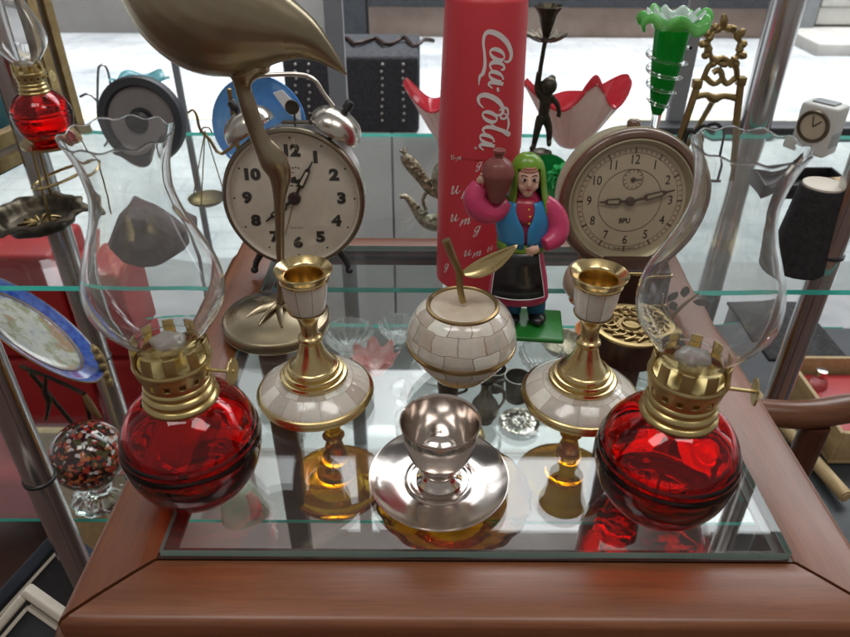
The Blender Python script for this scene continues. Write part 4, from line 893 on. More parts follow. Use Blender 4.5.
# tiered brass stand + small lamp
Y=.945; P=aty(50,141,Y); o=Vector((P.x,Y,ZA)); t=thing('tiered_stand',o,'brass stand with a round top plate and a ring below it','stand')
w=MB(); w.M=Matrix.Translation((P.x,Y,0)); r=wid(27,P); w.lathe([(0,P.z-.006),(r,P.z-.004),(r*1.03,P.z),(r*.98,P.z),(0,P.z-.002)],48); w.build('top_plate',M['brass'],t,o)
q=aty(61,176,Y); w=MB(); rr=wid(28,q)
w.tube([(q.x+rr*math.cos(a),Y+rr*math.sin(a),q.z+.012*math.cos(a)) for a in [2*PI*k/40 for k in range(41)]],.0022,8); w.build('ring',M['brass'],t,o)
for a in (.4,2.6,4.4):
    w=MB(); w.tube([(P.x+r*.9*math.cos(a),Y+r*.9*math.sin(a),P.z-.004),(P.x+r*1.1*math.cos(a),Y+r*1.1*math.sin(a),ZA+.002)],.002,8); w.build('leg',M['oldbrass'],t,o)
sl=copy_tree(lampL); sl.location=(P.x,Y,P.z); sl.scale=(.78,.78,.78); sl['label']='small red oil lamp raised on the brass stand at top left'
# bronze ashtray
B=at(41,226,ZA); t=thing('ashtray',B,'ornate dark bronze ashtray with scalloped lips on the glass shelf','ashtray'); r=wid(44,B)
def amod(a,i,rr,z):
    e=max(0,(rr/r-.6))*2.5
    lip=sum(math.exp(-((a-c+PI)%(2*PI)-PI)**2/.03) for c in (.25,2.4,4.5))
    return rr*(1+.035*e*math.cos(16*a)+.16*e*lip),z+.002*e*math.cos(8*a)-.006*e*lip
w=MB(); w.lathe(rsmooth([(0,.006),(r*.5,.006),(r*.66,.009),(r*.78,.022),(r*.88,.026),(r,.0245)],4)+[(r*1.01,.0225)]+rsmooth([(r*.88,.021),(r*.74,.012),(r*.62,.0),(0,.001)],4),120,mod=amod); w.build('bowl',M['bronze'],t)
w=MB(); 
for k in range(9): a=2*PI*k/9; w.tube([(r*.08*math.cos(a),r*.08*math.sin(a),.0062),(r*.26*math.cos(a+.25),r*.26*math.sin(a+.25),.0085),(r*.46*math.cos(a),r*.46*math.sin(a),.0062)],[.001,.004,.001],8,3,sy=.6)
w.build('relief',M['oldbrass'],t)
# rough stone seen through the left chimney
import bmesh
Y=.815; P=aty(150,252,Y); o=Vector((P.x,Y,ZA)); bm=bmesh.new(); rs=random.Random(4)
for px,py in ((106,236),(117,209),(130,200),(151,203),(178,222),(195,223),(192,246),(166,262),(150,262),(124,254)):
    for dy in (-.028,-.012,.020,.032):
        q=aty(px,py,Y); f=.80 if abs(dy)>.025 else 1
        bm.verts.new(Vector(((q.x-P.x)*f+rs.uniform(-.002,.002),dy+rs.uniform(-.004,.004),max(0,(q.z-ZA-.03)*f+.03+rs.uniform(-.002,.002)))))
bmesh.ops.convex_hull(bm,input=bm.verts[:]); bmesh.ops.delete(bm,geom=[v for v in bm.verts if not v.link_faces],context='VERTS')
bmesh.ops.bevel(bm,geom=bm.edges[:],offset=.0022,segments=2,affect='EDGES',profile=.6)
me=bpy.data.meshes.new('stone'); bm.to_mesh(me); bm.free(); me.materials.append(M['stone'])
for p_ in me.polygons: p_.use_smooth=True
t=bpy.data.objects.new('stone',me); COL.objects.link(t); t.location=o; tag(t,'rough grey brown stone on the shelf behind the left chimney','stone')
# ornate silver ewer mostly behind the red cup
Y=.98; o=onshelf(446,215,Y); t=thing('ewer',o,'ornate silver teapot with curved spout half hidden behind the red cup','teapot'); L=pl(Y)
P=L(450,205); w=MB(); w.M=Matrix.Translation((P.x+.012,Y,ZA)); hh=.085
w.lathe(rsmooth([(0,0),(.024,0),(.022,.006),(.014,.012),(.030,.026),(.041,.045),(.036,.066),(.020,.080),(.017,.090),(.021,.10),(.012,.108),(.004,.112)],5),48); w.build('pot_body',M['ornsilver'],t,o)
w=MB(); w.tube([L(442,222),L(430,222),L(421,216),L(413,205),L(406,197),L(400,197)],[.016,.013,.0095,.0065,.0045,.0035],14,4); w.build('spout',M['ornsilver'],t,o)
w=MB(); w.tube([L(440,196),L(430,190),L(423,180),L(414,168),L(407,160),L(403,155)],[.0065,.0075,.0088,.0105,.0095,.005],14,4,sy=.5,flat=(.7,0,.7)); w.tube([L(428,190),L(423,200),L(426,210)],.003,8,3)
for q in range(9): w.ball(L(408+q*3.6,162+q*3.5+(2.5 if q%2 else -2.5),-.005),.0035,8,6,(1,.6,1))
for q in range(6): w.ball(L(418+q*4.2,209+q*3+(2 if q%2 else -2),-.010),.0035,8,6,(1,.6,1))
w.ball(L(404,152),.004,10,8); w.ball(L(401,151),.0026,8,6); w.ball(L(405,149),.0022,8,6); w.build('handle',M['ornsilver'],t,o)
# bronze fairy candle holder
Y=1.13; o=onshelf(541,150,Y); t=thing('figure_candleholder',o,'dark bronze child figure holding up a flower candle cup','candle holder'); L=pl(Y); k=wid(1,L(545,110))
w=MB(); w.M=Matrix.Translation(o); w.lathe(rsmooth([(0,0),(.026,0),(.027,.006),(.021,.018),(.020,.030),(.015,.0385),(0,.041)],4),32,mod=lambda a,i,rr,z:(rr*(1+.08*math.sin(5*a+z*200)),z)); w.build('base',M['bronze2'],t,o)
w=MB()
w.tube([L(548,84),L(546,96),L(545,106),L(543,117)],[5*k,7*k,6.5*k,6*k],14,3,sy=.8); w.ball(L(549,86,-.004),8.5*k,18,12,(.95,1,1)); w.ball(L(552,79),4*k,10,8)
w.tube([L(541,117,-.002),L(537,131,-.006),L(534,145,-.004)],[5*k,3.8*k,2.8*k],12,3); w.tube([L(534,146,-.004),L(531,149,-.014)],[3*k,2.4*k],10)
w.tube([L(545,117,.002),L(549,129,.004),L(549,141,.008)],[5*k,3.8*k,2.8*k],12,3); w.tube([L(549,142,.008),L(549,145,-.004)],[3*k,2.4*k],10)
w.tube([L(541,97),L(537,90),L(538,79),L(539,72)],[3.4*k,3*k,2.6*k,2.4*k],12,3); w.tube([L(551,97),L(557,104),L(559,113),L(558,117)],[3.2*k,2.8*k,2.3*k,2.5*k],12,3)
d=w.build('figure',M['bronze2'],t,o); rm=d.modifiers.new('union','REMESH'); rm.mode='VOXEL'; rm.voxel_size=.0016; rm.use_smooth_shade=True
a,b_=L(538,86),L(545,42)
w=MB(); w.tube([a,L(541,65),b_],[2.6*k,2.2*k,2.2*k],10,4); w.build('stalk',M['bronze2'],t,o)
P=L(546,38); r=wid(20,P)
w=MB(); w.M=Matrix.Translation(P); w.lathe(rsmooth([(0,-.006),(r*.5,-.004),(r,.004)],4)+rsmooth([(r*.98,.006),(r*.5,.0),(0,-.002)],4),72,mod=lambda a,i,rr,z:(rr*(1+.06*(rr/r)*math.cos(14*a)),z+.002*(rr/r)*math.cos(14*a))); w.build('drip_pan',M['bronze'],t,o)
w=MB(); w.M=Matrix.Translation(P); s_=wid(1,P); w.lathe(rsmooth([(3*s_,0),(5*s_,7*s_),(7*s_,14*s_),(9*s_,22*s_),(14*s_,29*s_)],4)+rsmooth([(13*s_,30*s_),(8*s_,22*s_),(5*s_,16*s_),(0,15*s_)],3),48,mod=lambda a,i,rr,z:(rr*(1+.05*(z/(29*s_))*math.cos(10*a)),z)); w.build('candle_cup',M['bronze'],t,o)
# cased glass bowls with pulled tips
def tipbowl(cx,cy,Y,wpx,hpx,rot,label):
    o=onshelf(cx,cy,Y); t=thing('glass_bowl',o,label,'glass bowl','red and white cased glass bowls'); P=aty(cx,cy-hpx*.5,Y); r=wid(wpx/2,P); h=wid(hpx,P)*.84
    def md(a,i,rr,z):
        e=max(0,z/h)**1.6; c=math.cos(2*(a-rot)); d=math.cos(4*(a-rot)+.5)
        fl=math.exp(-((a-1.5*PI-.25+PI)%(2*PI)-PI)**2/.22); return rr*(1+e*(.10*c+.05*d-.10*fl)), z*(1+.22*e*(c-.1)+.08*e*d+.62*e*fl)
    pr=rsmooth([(0,.0),(r*.16,.001),(r*.26,h*.05),(r*.43,h*.26),(r*.60,h*.52),(r*.78,h*.80),(r*.92,h*1.0)],5)
    w=MB(); w.lathe(pr,96,mod=lambda a,i,rr,z:(md(a,i,rr*(1+.02*math.cos(24*a)),z))); q=w.build('outer_glass',M['whitegl'],t,o if False else None)
    w=MB(); pi=[(max(rr-.004,0),z+.004) for rr,z in pr]; w.lathe(pi,96,mod=md); q2=w.build('red_lining',M['redgl2'],t)
    w=MB(); w.lathe([(pr[-1][0]+.0006,pr[-1][1]-.002),(pr[-1][0]+.001,pr[-1][1]+.002),(pi[-1][0],pi[-1][1]+.002),(pi[-1][0]-.0006,pi[-1][1]-.002)],96,mod=md); w.build('rim',M['redgl2'],t)
    return t
tipbowl(570,146,1.26,100,60,.25,'red and white glass bowl with pulled tips right of the red cup')
tipbowl(452,146,1.26,92,58,.1,'red and white glass bowl half hidden left behind the red cup')
# green dish and glass flower behind the figurine
Y=1.02; P=aty(547,172,Y); o=onshelf(547,190,Y); t=thing('green_dish',o,'green glass dish with a ruffled flower behind the figurine','dish'); r=wid(23,P)
w=MB(); w.M=Matrix.Translation((P.x,Y,ZA+r))@Matrix.Rotation(R(-14),4,'X')@LY; w.lathe([(0,0),(r*.85,.001),(r,.006),(r,.009),(r*.84,.005),(0,.004)],48); w.build('dish_body',cased('deep_green_glass',(.015,.26,.07),(.03,.40,.11),.5,14),t,o)
Q=aty(560,174,Y-.02); w=MB(); w.M=Matrix.Translation(Q)@LY
for q,(rr,n_) in enumerate(((13,9),(9,7),(5,5))):
    s_=wid(rr,Q); w.lathe(rsmooth([(s_*.15,.002+q*.004),(s_*.6,.003+q*.004),(s_,.009+q*.003)],4),60,mod=lambda a,i,R_,z,n_=n_:(R_*(1+.12*math.cos(n_*a)),z+.004*math.cos(n_*a+1)))
w.build('glass_flower',cased('bright_green_glass',(.04,.46,.14),(.16,.70,.28),.5,40),t,o)
# trumpet vase
Y=1.0; P=aty(670,60,Y); o=Vector((P.x-.004,Y,ZA)); t=thing('trumpet_vase',o,'tall green trumpet vase with a crimped pale green rim','vase')
def zz(py): return aty(668,py,Y).z-ZA
W_=wid(1,P)
w=MB(); pr=rsmooth([(5*W_,zz(114)),(8.5*W_,zz(104)),(12.5*W_,zz(82)),(15.5*W_,zz(55)),(17.5*W_,zz(24))],5); w.lathe([(0,pr[0][1])]+pr+[(0,pr[-1][1])],56); w.build('green_core',cased('green_core_glass',(.010,.34,.065),(.02,.48,.10),.75,9),t)
w=MB(); w.lathe([(0,0),(.030,0),(.032,.004),(.012,.010),(.006,.02),(.0055,zz(130)),(5.2*W_,zz(114)),(0,zz(113.5))],48); w.build('clear_foot',M['clear2'],t)
w=MB()
w.tube([((a_:=2*PI*4.2*k/90)*0+(r_:=(21-12*(k/90)**1.3)*W_)*math.cos(a_),r_*math.sin(a_),zz(48+62*k/90)) for k in range(91)],.0024,8); w.build('glass_spiral',M['clear2'],t)
def frill(a,rr,z):
    e=max(0,rr/W_-18.5)/15; ph=7*a+.9*math.sin(2*a)
    return rr*(1+.10*e*math.cos(ph)+.03*e*math.cos(2*ph+1)),z+.0065*e*math.sin(ph+.4)+.004*e*math.cos(3*a)
w=MB(); w.lathe(rsmooth([(17.8*W_,zz(27)),(21*W_,zz(20)),(27*W_,zz(14.5)),(31*W_,zz(15)),(33*W_,zz(20)),(31.5*W_,zz(25))],5),168,mod=lambda a,i,rr,z:frill(a,rr,z)); q=w.build('crimped_rim',M['greenedge'],t); sm=q.modifiers.new('thick','SOLIDIFY'); sm.thickness=.003
w=MB(); w.lathe(rsmooth([(17*W_,zz(25)),(20*W_,zz(18.5)),(25*W_,zz(13.5)),(28*W_,zz(12.5))],5),120,mod=lambda a,i,rr,z:(rr,z+.004*max(0,rr/W_-18.5)/10*math.cos(11*a+.8*math.sin(3*a)+1.2))); w.build('rim_lining',cased('milky_glass',(.70,.80,.78),(.80,.88,.86),.4),t)
# brass easel
Y=1.12; o=onshelf(705,150,Y); t=thing('plate_easel',o,'ornate brass easel with a wreath top and two front legs','easel'); L=pl(Y); k=wid(1,L(715,60))
w=MB(); f1,f2=L(668,152),L(731,152); f1.z=max(f1.z,ZA+.002)
f1=Vector((f1.x,Y-.02,ZA+.003)); f2=Vector((f2.x,Y-.02,ZA+.003))
w.tube([f1,L(698,84)],4.0*k,8); w.build('leg',M['oldbrass'],t,o); w=MB(); w.tube([f2,L(741,82)],4.0*k,8); w.build('leg',M['oldbrass'],t,o)
w=MB(); w.tube([L(716,96,.01),Vector((L(716,96).x,Y+.09,ZA+.003))],3*k,8); w.build('leg',M['oldbrass'],t,o)
w=MB(); w.tube([L(694,97),L(706,95),L(714,99),L(724,96),L(740,99)],[4*k,3.2*k,5*k,3.2*k,4*k],10,3); w.box(L(697,84),(9*k,9*k,9*k),bev=.002); w.box(L(741,81),(9*k,9*k,9*k),bev=.002); w.build('crossbar',M['oldbrass'],t,o)
w=MB(); cx,cy=724,46
w.tube([L(cx+16*math.cos(a),cy+18*math.sin(a)) for a in [2*PI*q/30 for q in range(31)]],[3.2*k+1.2*k*math.sin(q*1.9) for q in range(31)],8)
for a,ln_ in ((-90,16),(-60,6),(-35,12),(-5,8),(25,10),(55,9),(125,9),(155,10),(185,11),(215,9),(242,7)):
    c,s_=math.cos(R(a)),math.sin(R(a)); w.tube([L(cx+15*c,cy+17*s_),L(cx+(17+ln_*.4)*c,cy+(19+ln_*.4)*s_),L(cx+(17+ln_*.75)*c,cy+(19+ln_*.8)*s_)],[2.5*k,4.2*k,1.8*k],8,3)
for pts in ([(703,80),(708,68),(714,62)],[(737,78),(736,68),(730,62)],[(706,78),(714,84),(722,78),(719,70),(713,73)],[(735,78),(727,84),(722,78)],[(712,66),(722,58),(732,66)]): w.tube([L(*p) for p in pts],3.0*k,8,4)
w.build('wreath',M['oldbrass'],t,o)
# black wrought scroll
Y=1.10; o=onshelf(700,150,Y); o.x+=.0; t=thing('wrought_stand',o,'small black wrought iron scroll stand under the brass easel','iron stand'); L=pl(Y)
w=MB(); w.tube([(L(684,143).x,Y,ZA+.003),L(686,138),L(690,131),L(696,134),L(693,138),L(697,130),L(704,126),L(709,131),L(704,133),L(708,126),L(716,124),L(721,128)],.0032,8,5); w.tube([L(721,128),(L(721,128).x,Y,ZA+.003)],.0032,8); w.tube([(L(684,143).x-.005,Y,ZA+.003),(L(722,143).x,Y,ZA+.003)],.003,8); w.build('scroll',M['black'],t,o)
# small white clock
Y=1.24; P=aty(813,128,Y); o=onshelf(815,140,Y); zt=aty(815,103,Y).z; hh=zt-ZA
t=thing('desk_clock',o,'small white desk clock turned sideways near the window','clock'); t.rotation_euler=(0,0,R(-52))
w=MB(); w.box((0,0,hh*.5),(.066,.05,hh),bev=.006); w.build('case',M['white'],t)
w=MB(); w.M=Matrix.Translation((0,-.0255,hh*.58))@LY; w.lathe([(.0225,.0012),(0,.0012)],40); w.build('dial',M['dial2'],t)
w=MB(); w.M=Matrix.Translation((0,-.0255,hh*.58))@LY; w.lathe([(.0225,0),(.0225,.003),(.0275,.0036),(.0290,.0015),(.0290,0)],40); w.build('bezel',M['bezel'],t)
w=MB()
for q in range(5): w.box((.0335,0,hh*(.22+.06*q)),(.0016,.034,.0025),bev=.0005)
w.build('vent_slats',M['greymetal'],t); w=MB()
w.box((0,0,hh+.0015),(.040,.026,.003),bev=.001); w.build('case_trim',M['greymetal'],t)
w=MB(); w.tube([(0,-.0275,hh*.58),(.012,-.0275,hh*.58+.012)],.0011,6); w.tube([(0,-.0275,hh*.58),(-.004,-.0275,hh*.58+.018)],.0009,6); w.build('hands',M['ink'],t)
w=MB(); w.box((0,.0255,hh*.35),(.046,.003,hh*.3),bev=.001); w.build('back_panel',M['cream'],t)
# black tray
B=aty(806,170,1.06); t=thing('tray',(B.x,1.06,ZA),'shallow black tray behind the dark tapered canister','tray'); w=MB()
w.box((0,0,.003),(.13,.08,.005),bev=.001)
for sx in (-1,1): w.box((sx*.063,0,.014),(.004,.08,.020),bev=.001)
for sy_ in (-1,1): w.box((0,sy_*.038,.0145),(.1215,.004,.019),bev=.001)
w.build('tray_body',M['black'],t)
# dark tapered canister
Y=.80; B=onshelf(792,277,Y); zt=aty(806,186,Y).z; t=thing('tapered_canister',B,'black tapered canister with a pale lid beside the right pole','canister'); hh=zt-ZA; r0=wid(28,B); r1=wid(21.5,aty(810,186,Y))
w=MB(); w.lathe([(0,0),(r0*.92,0),(r0,.004),(r0*.99,.012)]+[(r0*.99+(r1-r0*.99)*q/6,.012+(hh-.014)*q/6) for q in range(1,7)]+[(r1*.97,hh),(0,hh)],56); w.build('canister_body',M['blackmatte'],t)
w=MB(); w.lathe([(0,hh+.0005),(r1*.90,hh+.0005),(r1*.90,hh+.003),(r1*.82,hh+.0038),(0,hh+.003)],48); w.build('lid',M['cream'],t)
# tan roll lying at the right
p=aty(846,196,1.0); w=MB(); w.tube([(p.x-.028,1.0,ZA+.022),(p.x+.13,1.03,ZA+.022)],.022,24); tag(w.build('paper_roll',M['palewood'],None,(p.x,1.0,ZA)),'tan roll lying on the shelf at the right edge','roll')

# ------------------------------------------------------------------ left side: plate, easel, ball, red cushion, frames
c=aty(32,333,.86); ux=Vector((1,0,0)); uu=Vector((0,sp,cp)); ff=(c-Vector((0,0,CH))).normalized(); rr_=wid(78,c)
ux=(ux-ff*ux.dot(ff)).normalized(); uu=(uu-ff*uu.dot(ff)); uu=(uu-ux*uu.dot(ux)).normalized()
n_=(ux*.64+uu*.77)*.94-ff*.34; n_.normalize()
t=thing('decorative_plate',(c.x,.86,c.z-.075),'blue rimmed decorative plate with a pale painted middle on an easel','plate'); o=Vector(t.location)
PM=Matrix.Translation(c)@axes(n_).to_4x4()
w=MB(); w.M=PM; w.lathe(rsmooth([(0,-.006),(rr_*.55,-.006),(rr_*.72,0),(rr_,.010)],5)+[(rr_*1.005,.0115)]+rsmooth([(rr_*.99,.0122),(rr_*.72,.0030),(rr_*.70,.0022)],3),80); w.build('plate_rim',None or pbr('blue_rim_glaze',(.02,.05,.36),(.10,.20,.62),rough=.1,ns=90,coat=1),t,o)
m,nt,out=newmat('painted_scene'); p=N(nt,'ShaderNodeBsdfPrincipled'); nt.links.new(p.outputs[0],out.inputs[0]); f=noise(nt,coords(nt),22,5,.65)
nt.links.new(ramp(nt,f,[(.30,(.10,.16,.40)),(.40,(.62,.62,.58)),(.48,(.72,.70,.62)),(.56,(.40,.42,.26)),(.64,(.50,.28,.18)),(.72,(.66,.62,.55))]),p.inputs['Base Color']); p.inputs['Roughness'].default_value=.12; p.inputs['Coat Weight'].default_value=1; M['scene']=m
w=MB(); w.M=PM; w.lathe(rsmooth([(rr_*.71,.0027),(rr_*.55,-.0035),(0,-.0035)],4),64); w.build('painted_middle',M['scene'],t,o)
w=MB(); w.M=PM; w.lathe([(rr_*.985,.0118),(rr_*1.008,.0122),(rr_*1.012,.0105),(rr_*.995,.0100)],80); w.lathe([(rr_*.71,.0030),(rr_*.735,.0044),(rr_*.735,.0034),(rr_*.71,.0022)],80); w.build('gilt_line',M['gilt'],t,o)
L=pl(.86); t=thing('brass_easel',(L(85,420).x,.86,ZB),'gilt scrolled easel holding the blue rimmed plate','easel'); o=Vector(t.location); k=wid(1,L(100,370))
w=MB(); w.tube([L(92,345,.03),L(99,356,.02),L(105,370,.02),L(111,386,.02)],[2*k,4.5*k,3.5*k,2*k],8,4)
for q in range(5): w.ball(L(95+q*3.6,350+q*8,.015),4.0*k,10,8)
w.tube([L(84,394),L(92,408),L(100,418)],[2.4*k,4*k,2*k],8,4); w.build('scroll_arm',M['gilt'],t,o)
w=MB(); w.tube([L(20,366,.03),L(60,382,.02),L(84,394)],2.2*k,8,3); w.tube([L(84,394),Vector((L(86,420).x,.86,ZB+.003))],2.4*k,8); w.tube([L(30,372,.03),Vector((L(30,372).x,.93,ZB+.003))],2.4*k,8); w.tube([L(46,376),L(45,392),L(49,402),L(46,420)],[1.5*k,3*k,3*k,1.5*k],8,4); w.build('easel_legs',M['bronze'],t,o)
c=aty(88,455,.79); r=wid(36,c); t=thing('glass_paperweight',(c.x,.79,ZB),'speckled red and white glass ball resting on a clear foot','paperweight')
m,nt,out=newmat('millefiori'); p=N(nt,'ShaderNodeBsdfPrincipled'); nt.links.new(p.outputs[0],out.inputs[0]); vo=N(nt,'ShaderNodeTexVoronoi'); vo.inputs['Scale'].default_value=170
wv=N(nt,'ShaderNodeVectorMath',operation='MULTIPLY_ADD'); nz=N(nt,'ShaderNodeTexNoise'); nz.inputs['Scale'].default_value=60; cv=coords(nt); nt.links.new(cv,nz.inputs['Vector']); nt.links.new(nz.outputs['Color'],wv.inputs[0]); wv.inputs[1].default_value=(.012,.012,.012); nt.links.new(cv,wv.inputs[2]); nt.links.new(wv.outputs[0],vo.inputs['Vector'])
sx=N(nt,'ShaderNodeSeparateColor'); nt.links.new(vo.outputs['Color'],sx.inputs[0]); cr=ramp(nt,sx.outputs[0],[(0,(.04,.008,.006)),(.34,(.05,.012,.01)),(.36,(.45,.05,.03)),(.52,(.30,.02,.02)),(.54,(.08,.07,.02)),(.72,(.03,.02,.015)),(.80,(.66,.62,.60)),(.88,(.60,.56,.54)),(.90,(.55,.16,.06))]); cr.node.color_ramp.interpolation='CONSTANT'
nt.links.new(cr,p.inputs['Base Color']); p.inputs['Roughness'].default_value=.08; p.inputs['Coat Weight'].default_value=1; M['mille']=m
zc=c.z-ZB
w=MB(); w.ball((0,0,zc),r,40,28,(1,1,.97)); w.build('ball',M['mille'],t)
w=MB(); w.lathe(rsmooth([(0,0),(r*.75,0),(r*.8,.006),(r*.35,.02),(r*.3,max(.03,(zc-r*.97)*.6)),(r*.45,zc-r*.90),(0,zc-r*.965)],4),48,mod=lambda a,i,rr,z:(rr*(1+.04*math.cos(12*a)),z)); w.build('clear_foot',M['clear2'],t)
# red upholstery behind at left
t=thing('red_armchair',(-1.12,1.30,FZ+.02),'red leather armchair behind the shelf at the left','armchair')
for (x,z0_,z1_,ww) in ((.2225,.05,.455,.283),(.425,.05,.455,.11),(.2225,.46,.72,.283),(.425,.46,.68,.11)):
    w=MB(); w.box((x,0,(z0_+z1_)/2),(ww,.16,z1_-z0_-.006),bev=.012); w.build('back_cushion',M['redleather'],t)
w=MB(); w.box((.07,-.17,.20),(.78,.18,.16),bev=.03); w.build('seat',M['redleather'],t)
for x in (-.25,.39):
    for y in (-.22,.05): w=MB(); w.tube([(x,y,0),(x,y,.13)],.02,10); w.build('leg',M['darkwood'],t)
# pale board leaning
p=aty(62,470,.93); w=MB(); w.box((p.x,.93,(FZ+.02+p.z+.08)/2),(.11,.02,p.z+.08-FZ-.02),Matrix.Rotation(R(-6),3,'X'),bev=.003); tag(w.build('wood_board',M['palewood'],None,(p.x,.93,FZ+.02)),'pale wooden board standing behind the speckled glass ball','board')
# brown cabinet behind at left-centre
p=aty(118,360,1.30); w=MB(); w.box((p.x-.01,1.33,-.69),(.16,.10,.58),bev=.006)
tag(w.build('wooden_cabinet',M['brownwood'],None,(p.x,1.33,-.98)),'narrow brown wooden cabinet behind the left pole','cabinet')
# picture frames, lower left
M['frameblue']=pbr('dark_blue_frame',(.018,.026,.045),(.035,.045,.065),rough=.4,ns=20)
def pframe(px,py,Y,W,H,rz,rx,ry,b,mt,face,label,name='picture_frame'):
    RMx=Matrix.Rotation(R(rz),3,'Z')@Matrix.Rotation(R(rx),3,'X')@Matrix.Rotation(R(ry),3,'Y')
    p=aty(px,py,Y)-RMx@Vector((W/2,0,H/2)); t=thing(name,p,label,'picture frame'); t.rotation_euler=RMx.to_euler()
    w=MB(); o1=[(-W/2,0,-H/2),(W/2,0,-H/2),(W/2,0,H/2),(-W/2,0,H/2)]
    w.box((-W/2+b/2,0,0),(b,.018,H),bev=.003); w.box((W/2-b/2,0,0),(b,.018,H),bev=.003); w.box((0,0,H/2-b/2),(W-2*b-.0006,.018,b),bev=.003); w.box((0,0,-H/2+b/2),(W-2*b-.0006,.018,b),bev=.003); w.build('frame',mt,t)
    w=MB(); w.box((0,.004,0),(W-2*b,.004,H-2*b)); w.build('picture',face,t,smooth=False)
    w=MB(); s_=b+.006
    w.box((-W/2+s_,-.004,0),(.004,.008,H-2*s_)); w.box((W/2-s_,-.004,0),(.004,.008,H-2*s_)); w.box((0,-.004,H/2-s_),(W-2*s_-.005,.008,.004)); w.build('inner_slip',M['cream'],t)
pframe(28,585,.47,.15,.22,8,-30,-46,.0095,M['cream'],M['darkblue'],'cream picture frame with a dark picture at the bottom left corner')
pframe(58,526,.64,.20,.30,8,-28,-44,.017,M['frameblue'],M['black'],'dark blue picture frame with a dark picture behind the cream frame')
# ------------------------------------------------------------------ right side: round arm chair, boxes
Z_=-.115; t=thing('wooden_chair',(at(815,470,-.5).x,.5,FZ+.02),'polished wooden chair with a curved arm right of the table','chair'); o=Vector(t.location)
a=at(770,413,Z_); b_=at(812,414,Z_); c=at(880,407,Z_)
w=MB(); w.tube([a+Vector((-.10,.02,-.004)),a,b_,c,c+Vector((.12,-.03,0)),c+Vector((.2,-.16,0))],[.0155,.0155,.0165,.0165,.016,.016],18,5); w.build('arm',M['brownwood'],t,o)
w=MB(); q=at(816,425,Z_-.012); w.tube([q,q+Vector((-.01,-.01,-.40)),Vector((q.x-.012,q.y-.01,FZ+.02))],[.015,.015,.017],14); w.build('arm_post',M['woodz'],t,o)
w=MB(); w.tube([(q.x+.40,q.y-.05,Z_-.012),(q.x+.40,q.y-.06,FZ+.02)],.016,12); w.build('arm_post',M['woodz'],t,o)
w=MB(); w.box((q.x+.20,q.y-.10,-.55),(.40,.36,.05),bev=.02); w.build('seat',M['brownwood'],t,o)
p=at(838,392,-.40); t=thing('wooden_box',(p.x+.05,p.y,-.47),'open pale wooden box at the right behind the chair arm','box'); w=MB()
w.box((0,0,.004),(.20,.22,.008),bev=.001)
for sx in (-1,1): w.box((sx*.096,0,.040),(.008,.22,.064),bev=.001)
for sy_ in (-1,1): w.box((0,sy_*.106,.039),(.1835,.008,.062),bev=.001)
w.build('box_wall',M['palewood'],t)
w=MB(); w.box((0,0,.025),(.16,.18,.03),bev=.003); w.build('lining',M['redleather'],t)
t=thing('low_table',(at(838,420,-.475).x+.12,at(838,420,-.475).y-.05,FZ+.02),'dark green low table under the pale wooden box','table'); w=MB()
w.box((-.02,0,.495),(.62,.72,.022),bev=.004); w.build('top',M['darkblue'],t)
for sx in (-1,1):
    for sy_ in (-1,1): w=MB(); w.box((sx*.25-.02,sy_*.3,.242),(.04,.04,.483)); w.build('leg',M['darkwood'],t)
a,b_=at(793,437,-.455),at(842,492,-.455); w=MB(); d=(b_-a).normalized(); w.tube([a-d*.14,a,b_,b_+d*.01],.0115,16); w.tube([b_+d*.0102,b_+d*.012],[.008,.007],12); tag(w.build('bamboo_pole',M['palewood'],None,(a.x,a.y,-.467)),'short pale bamboo pole lying under the chair arm','pole')
p=aty(772,368,1.28); t=thing('glass_case',(p.x,1.28,FZ+.02),'dark glass topped cabinet behind the right rail of the table','cabinet'); w=MB(); w.box((0,0,.25),(.16,.22,.50),bev=.006); w.build('cabinet_body',M['black'],t); w=MB(); w.box((0,0,.506),(.17,.23,.010),bev=.002); w.build('top',M['blackmatte'],t)
p=at(822,372,-.40); t=thing('glass_bottle',(p.x,p.y,-.462),'small clear bottle with a metal cap beside the wooden box','bottle')
w=MB(); w.lathe(rsmooth([(0,0),(.016,0),(.018,.004),(.018,.035),(.014,.044),(.008,.049),(.008,.056)],4),32); w.build('bottle_body',M['clear2'],t); w=MB(); w.lathe([(.0095,.056),(.0095,.066),(0,.067)],24); w.build('cap',M['silver'],t)

# ------------------------------------------------------------------ things on the lower shelf, seen through the table glass
def amber_stick(px,py,label):
    B=at(px,py,ZB); t=thing('amber_candlestick',B,label,'candlestick','amber glass candlesticks below'); r=wid(48,B)
    w=MB(); w.lathe(rsmooth([(0,.002),(r*.8,0),(r*.97,.001),(r,.008),(r*.95,.016),(r*.62,.024),(r*.42,.034),(r*.30,.060),(r*.20,.085),(r*.14,.105)],5)+rsmooth([(r*.22,.112),(r*.14,.120),(r*.20,.145),(r*.36,.165),(r*.38,.185)],4)+rsmooth([(r*.28,.185),(r*.22,.160),(0,.155)],3),56); w.build('amber_body',M['amber'],t,ang=60); return t
a1=amber_stick(338,484,'amber glass candlestick under the table glass left of the egg cup')
B=at(563,482,ZB); a2=copy_tree(a1); a2.location=B; a2['label']='amber glass candlestick under the table glass right of the egg cup'
B=at(452,520,ZB); t=thing('amber_bowl',B,'amber glass bowl under the table glass below the egg cup','bowl'); r=wid(80,at(456,518,ZB+.06))
w=MB(); w.lathe(rsmooth([(0,.004),(r*.4,0),(r*.45,.006),(r*.6,.018),(r*.85,.040),(r,.062)],5)+[(r*1.01,.064),(r*.98,.065)]+rsmooth([(r*.95,.060),(r*.8,.042),(r*.55,.022),(0,.013)],4),90,mod=lambda a,i,rr,z:(rr*(1+.015*math.cos(20*a)),z)); w.build('bowl_body',M['amber'],t,ang=60)
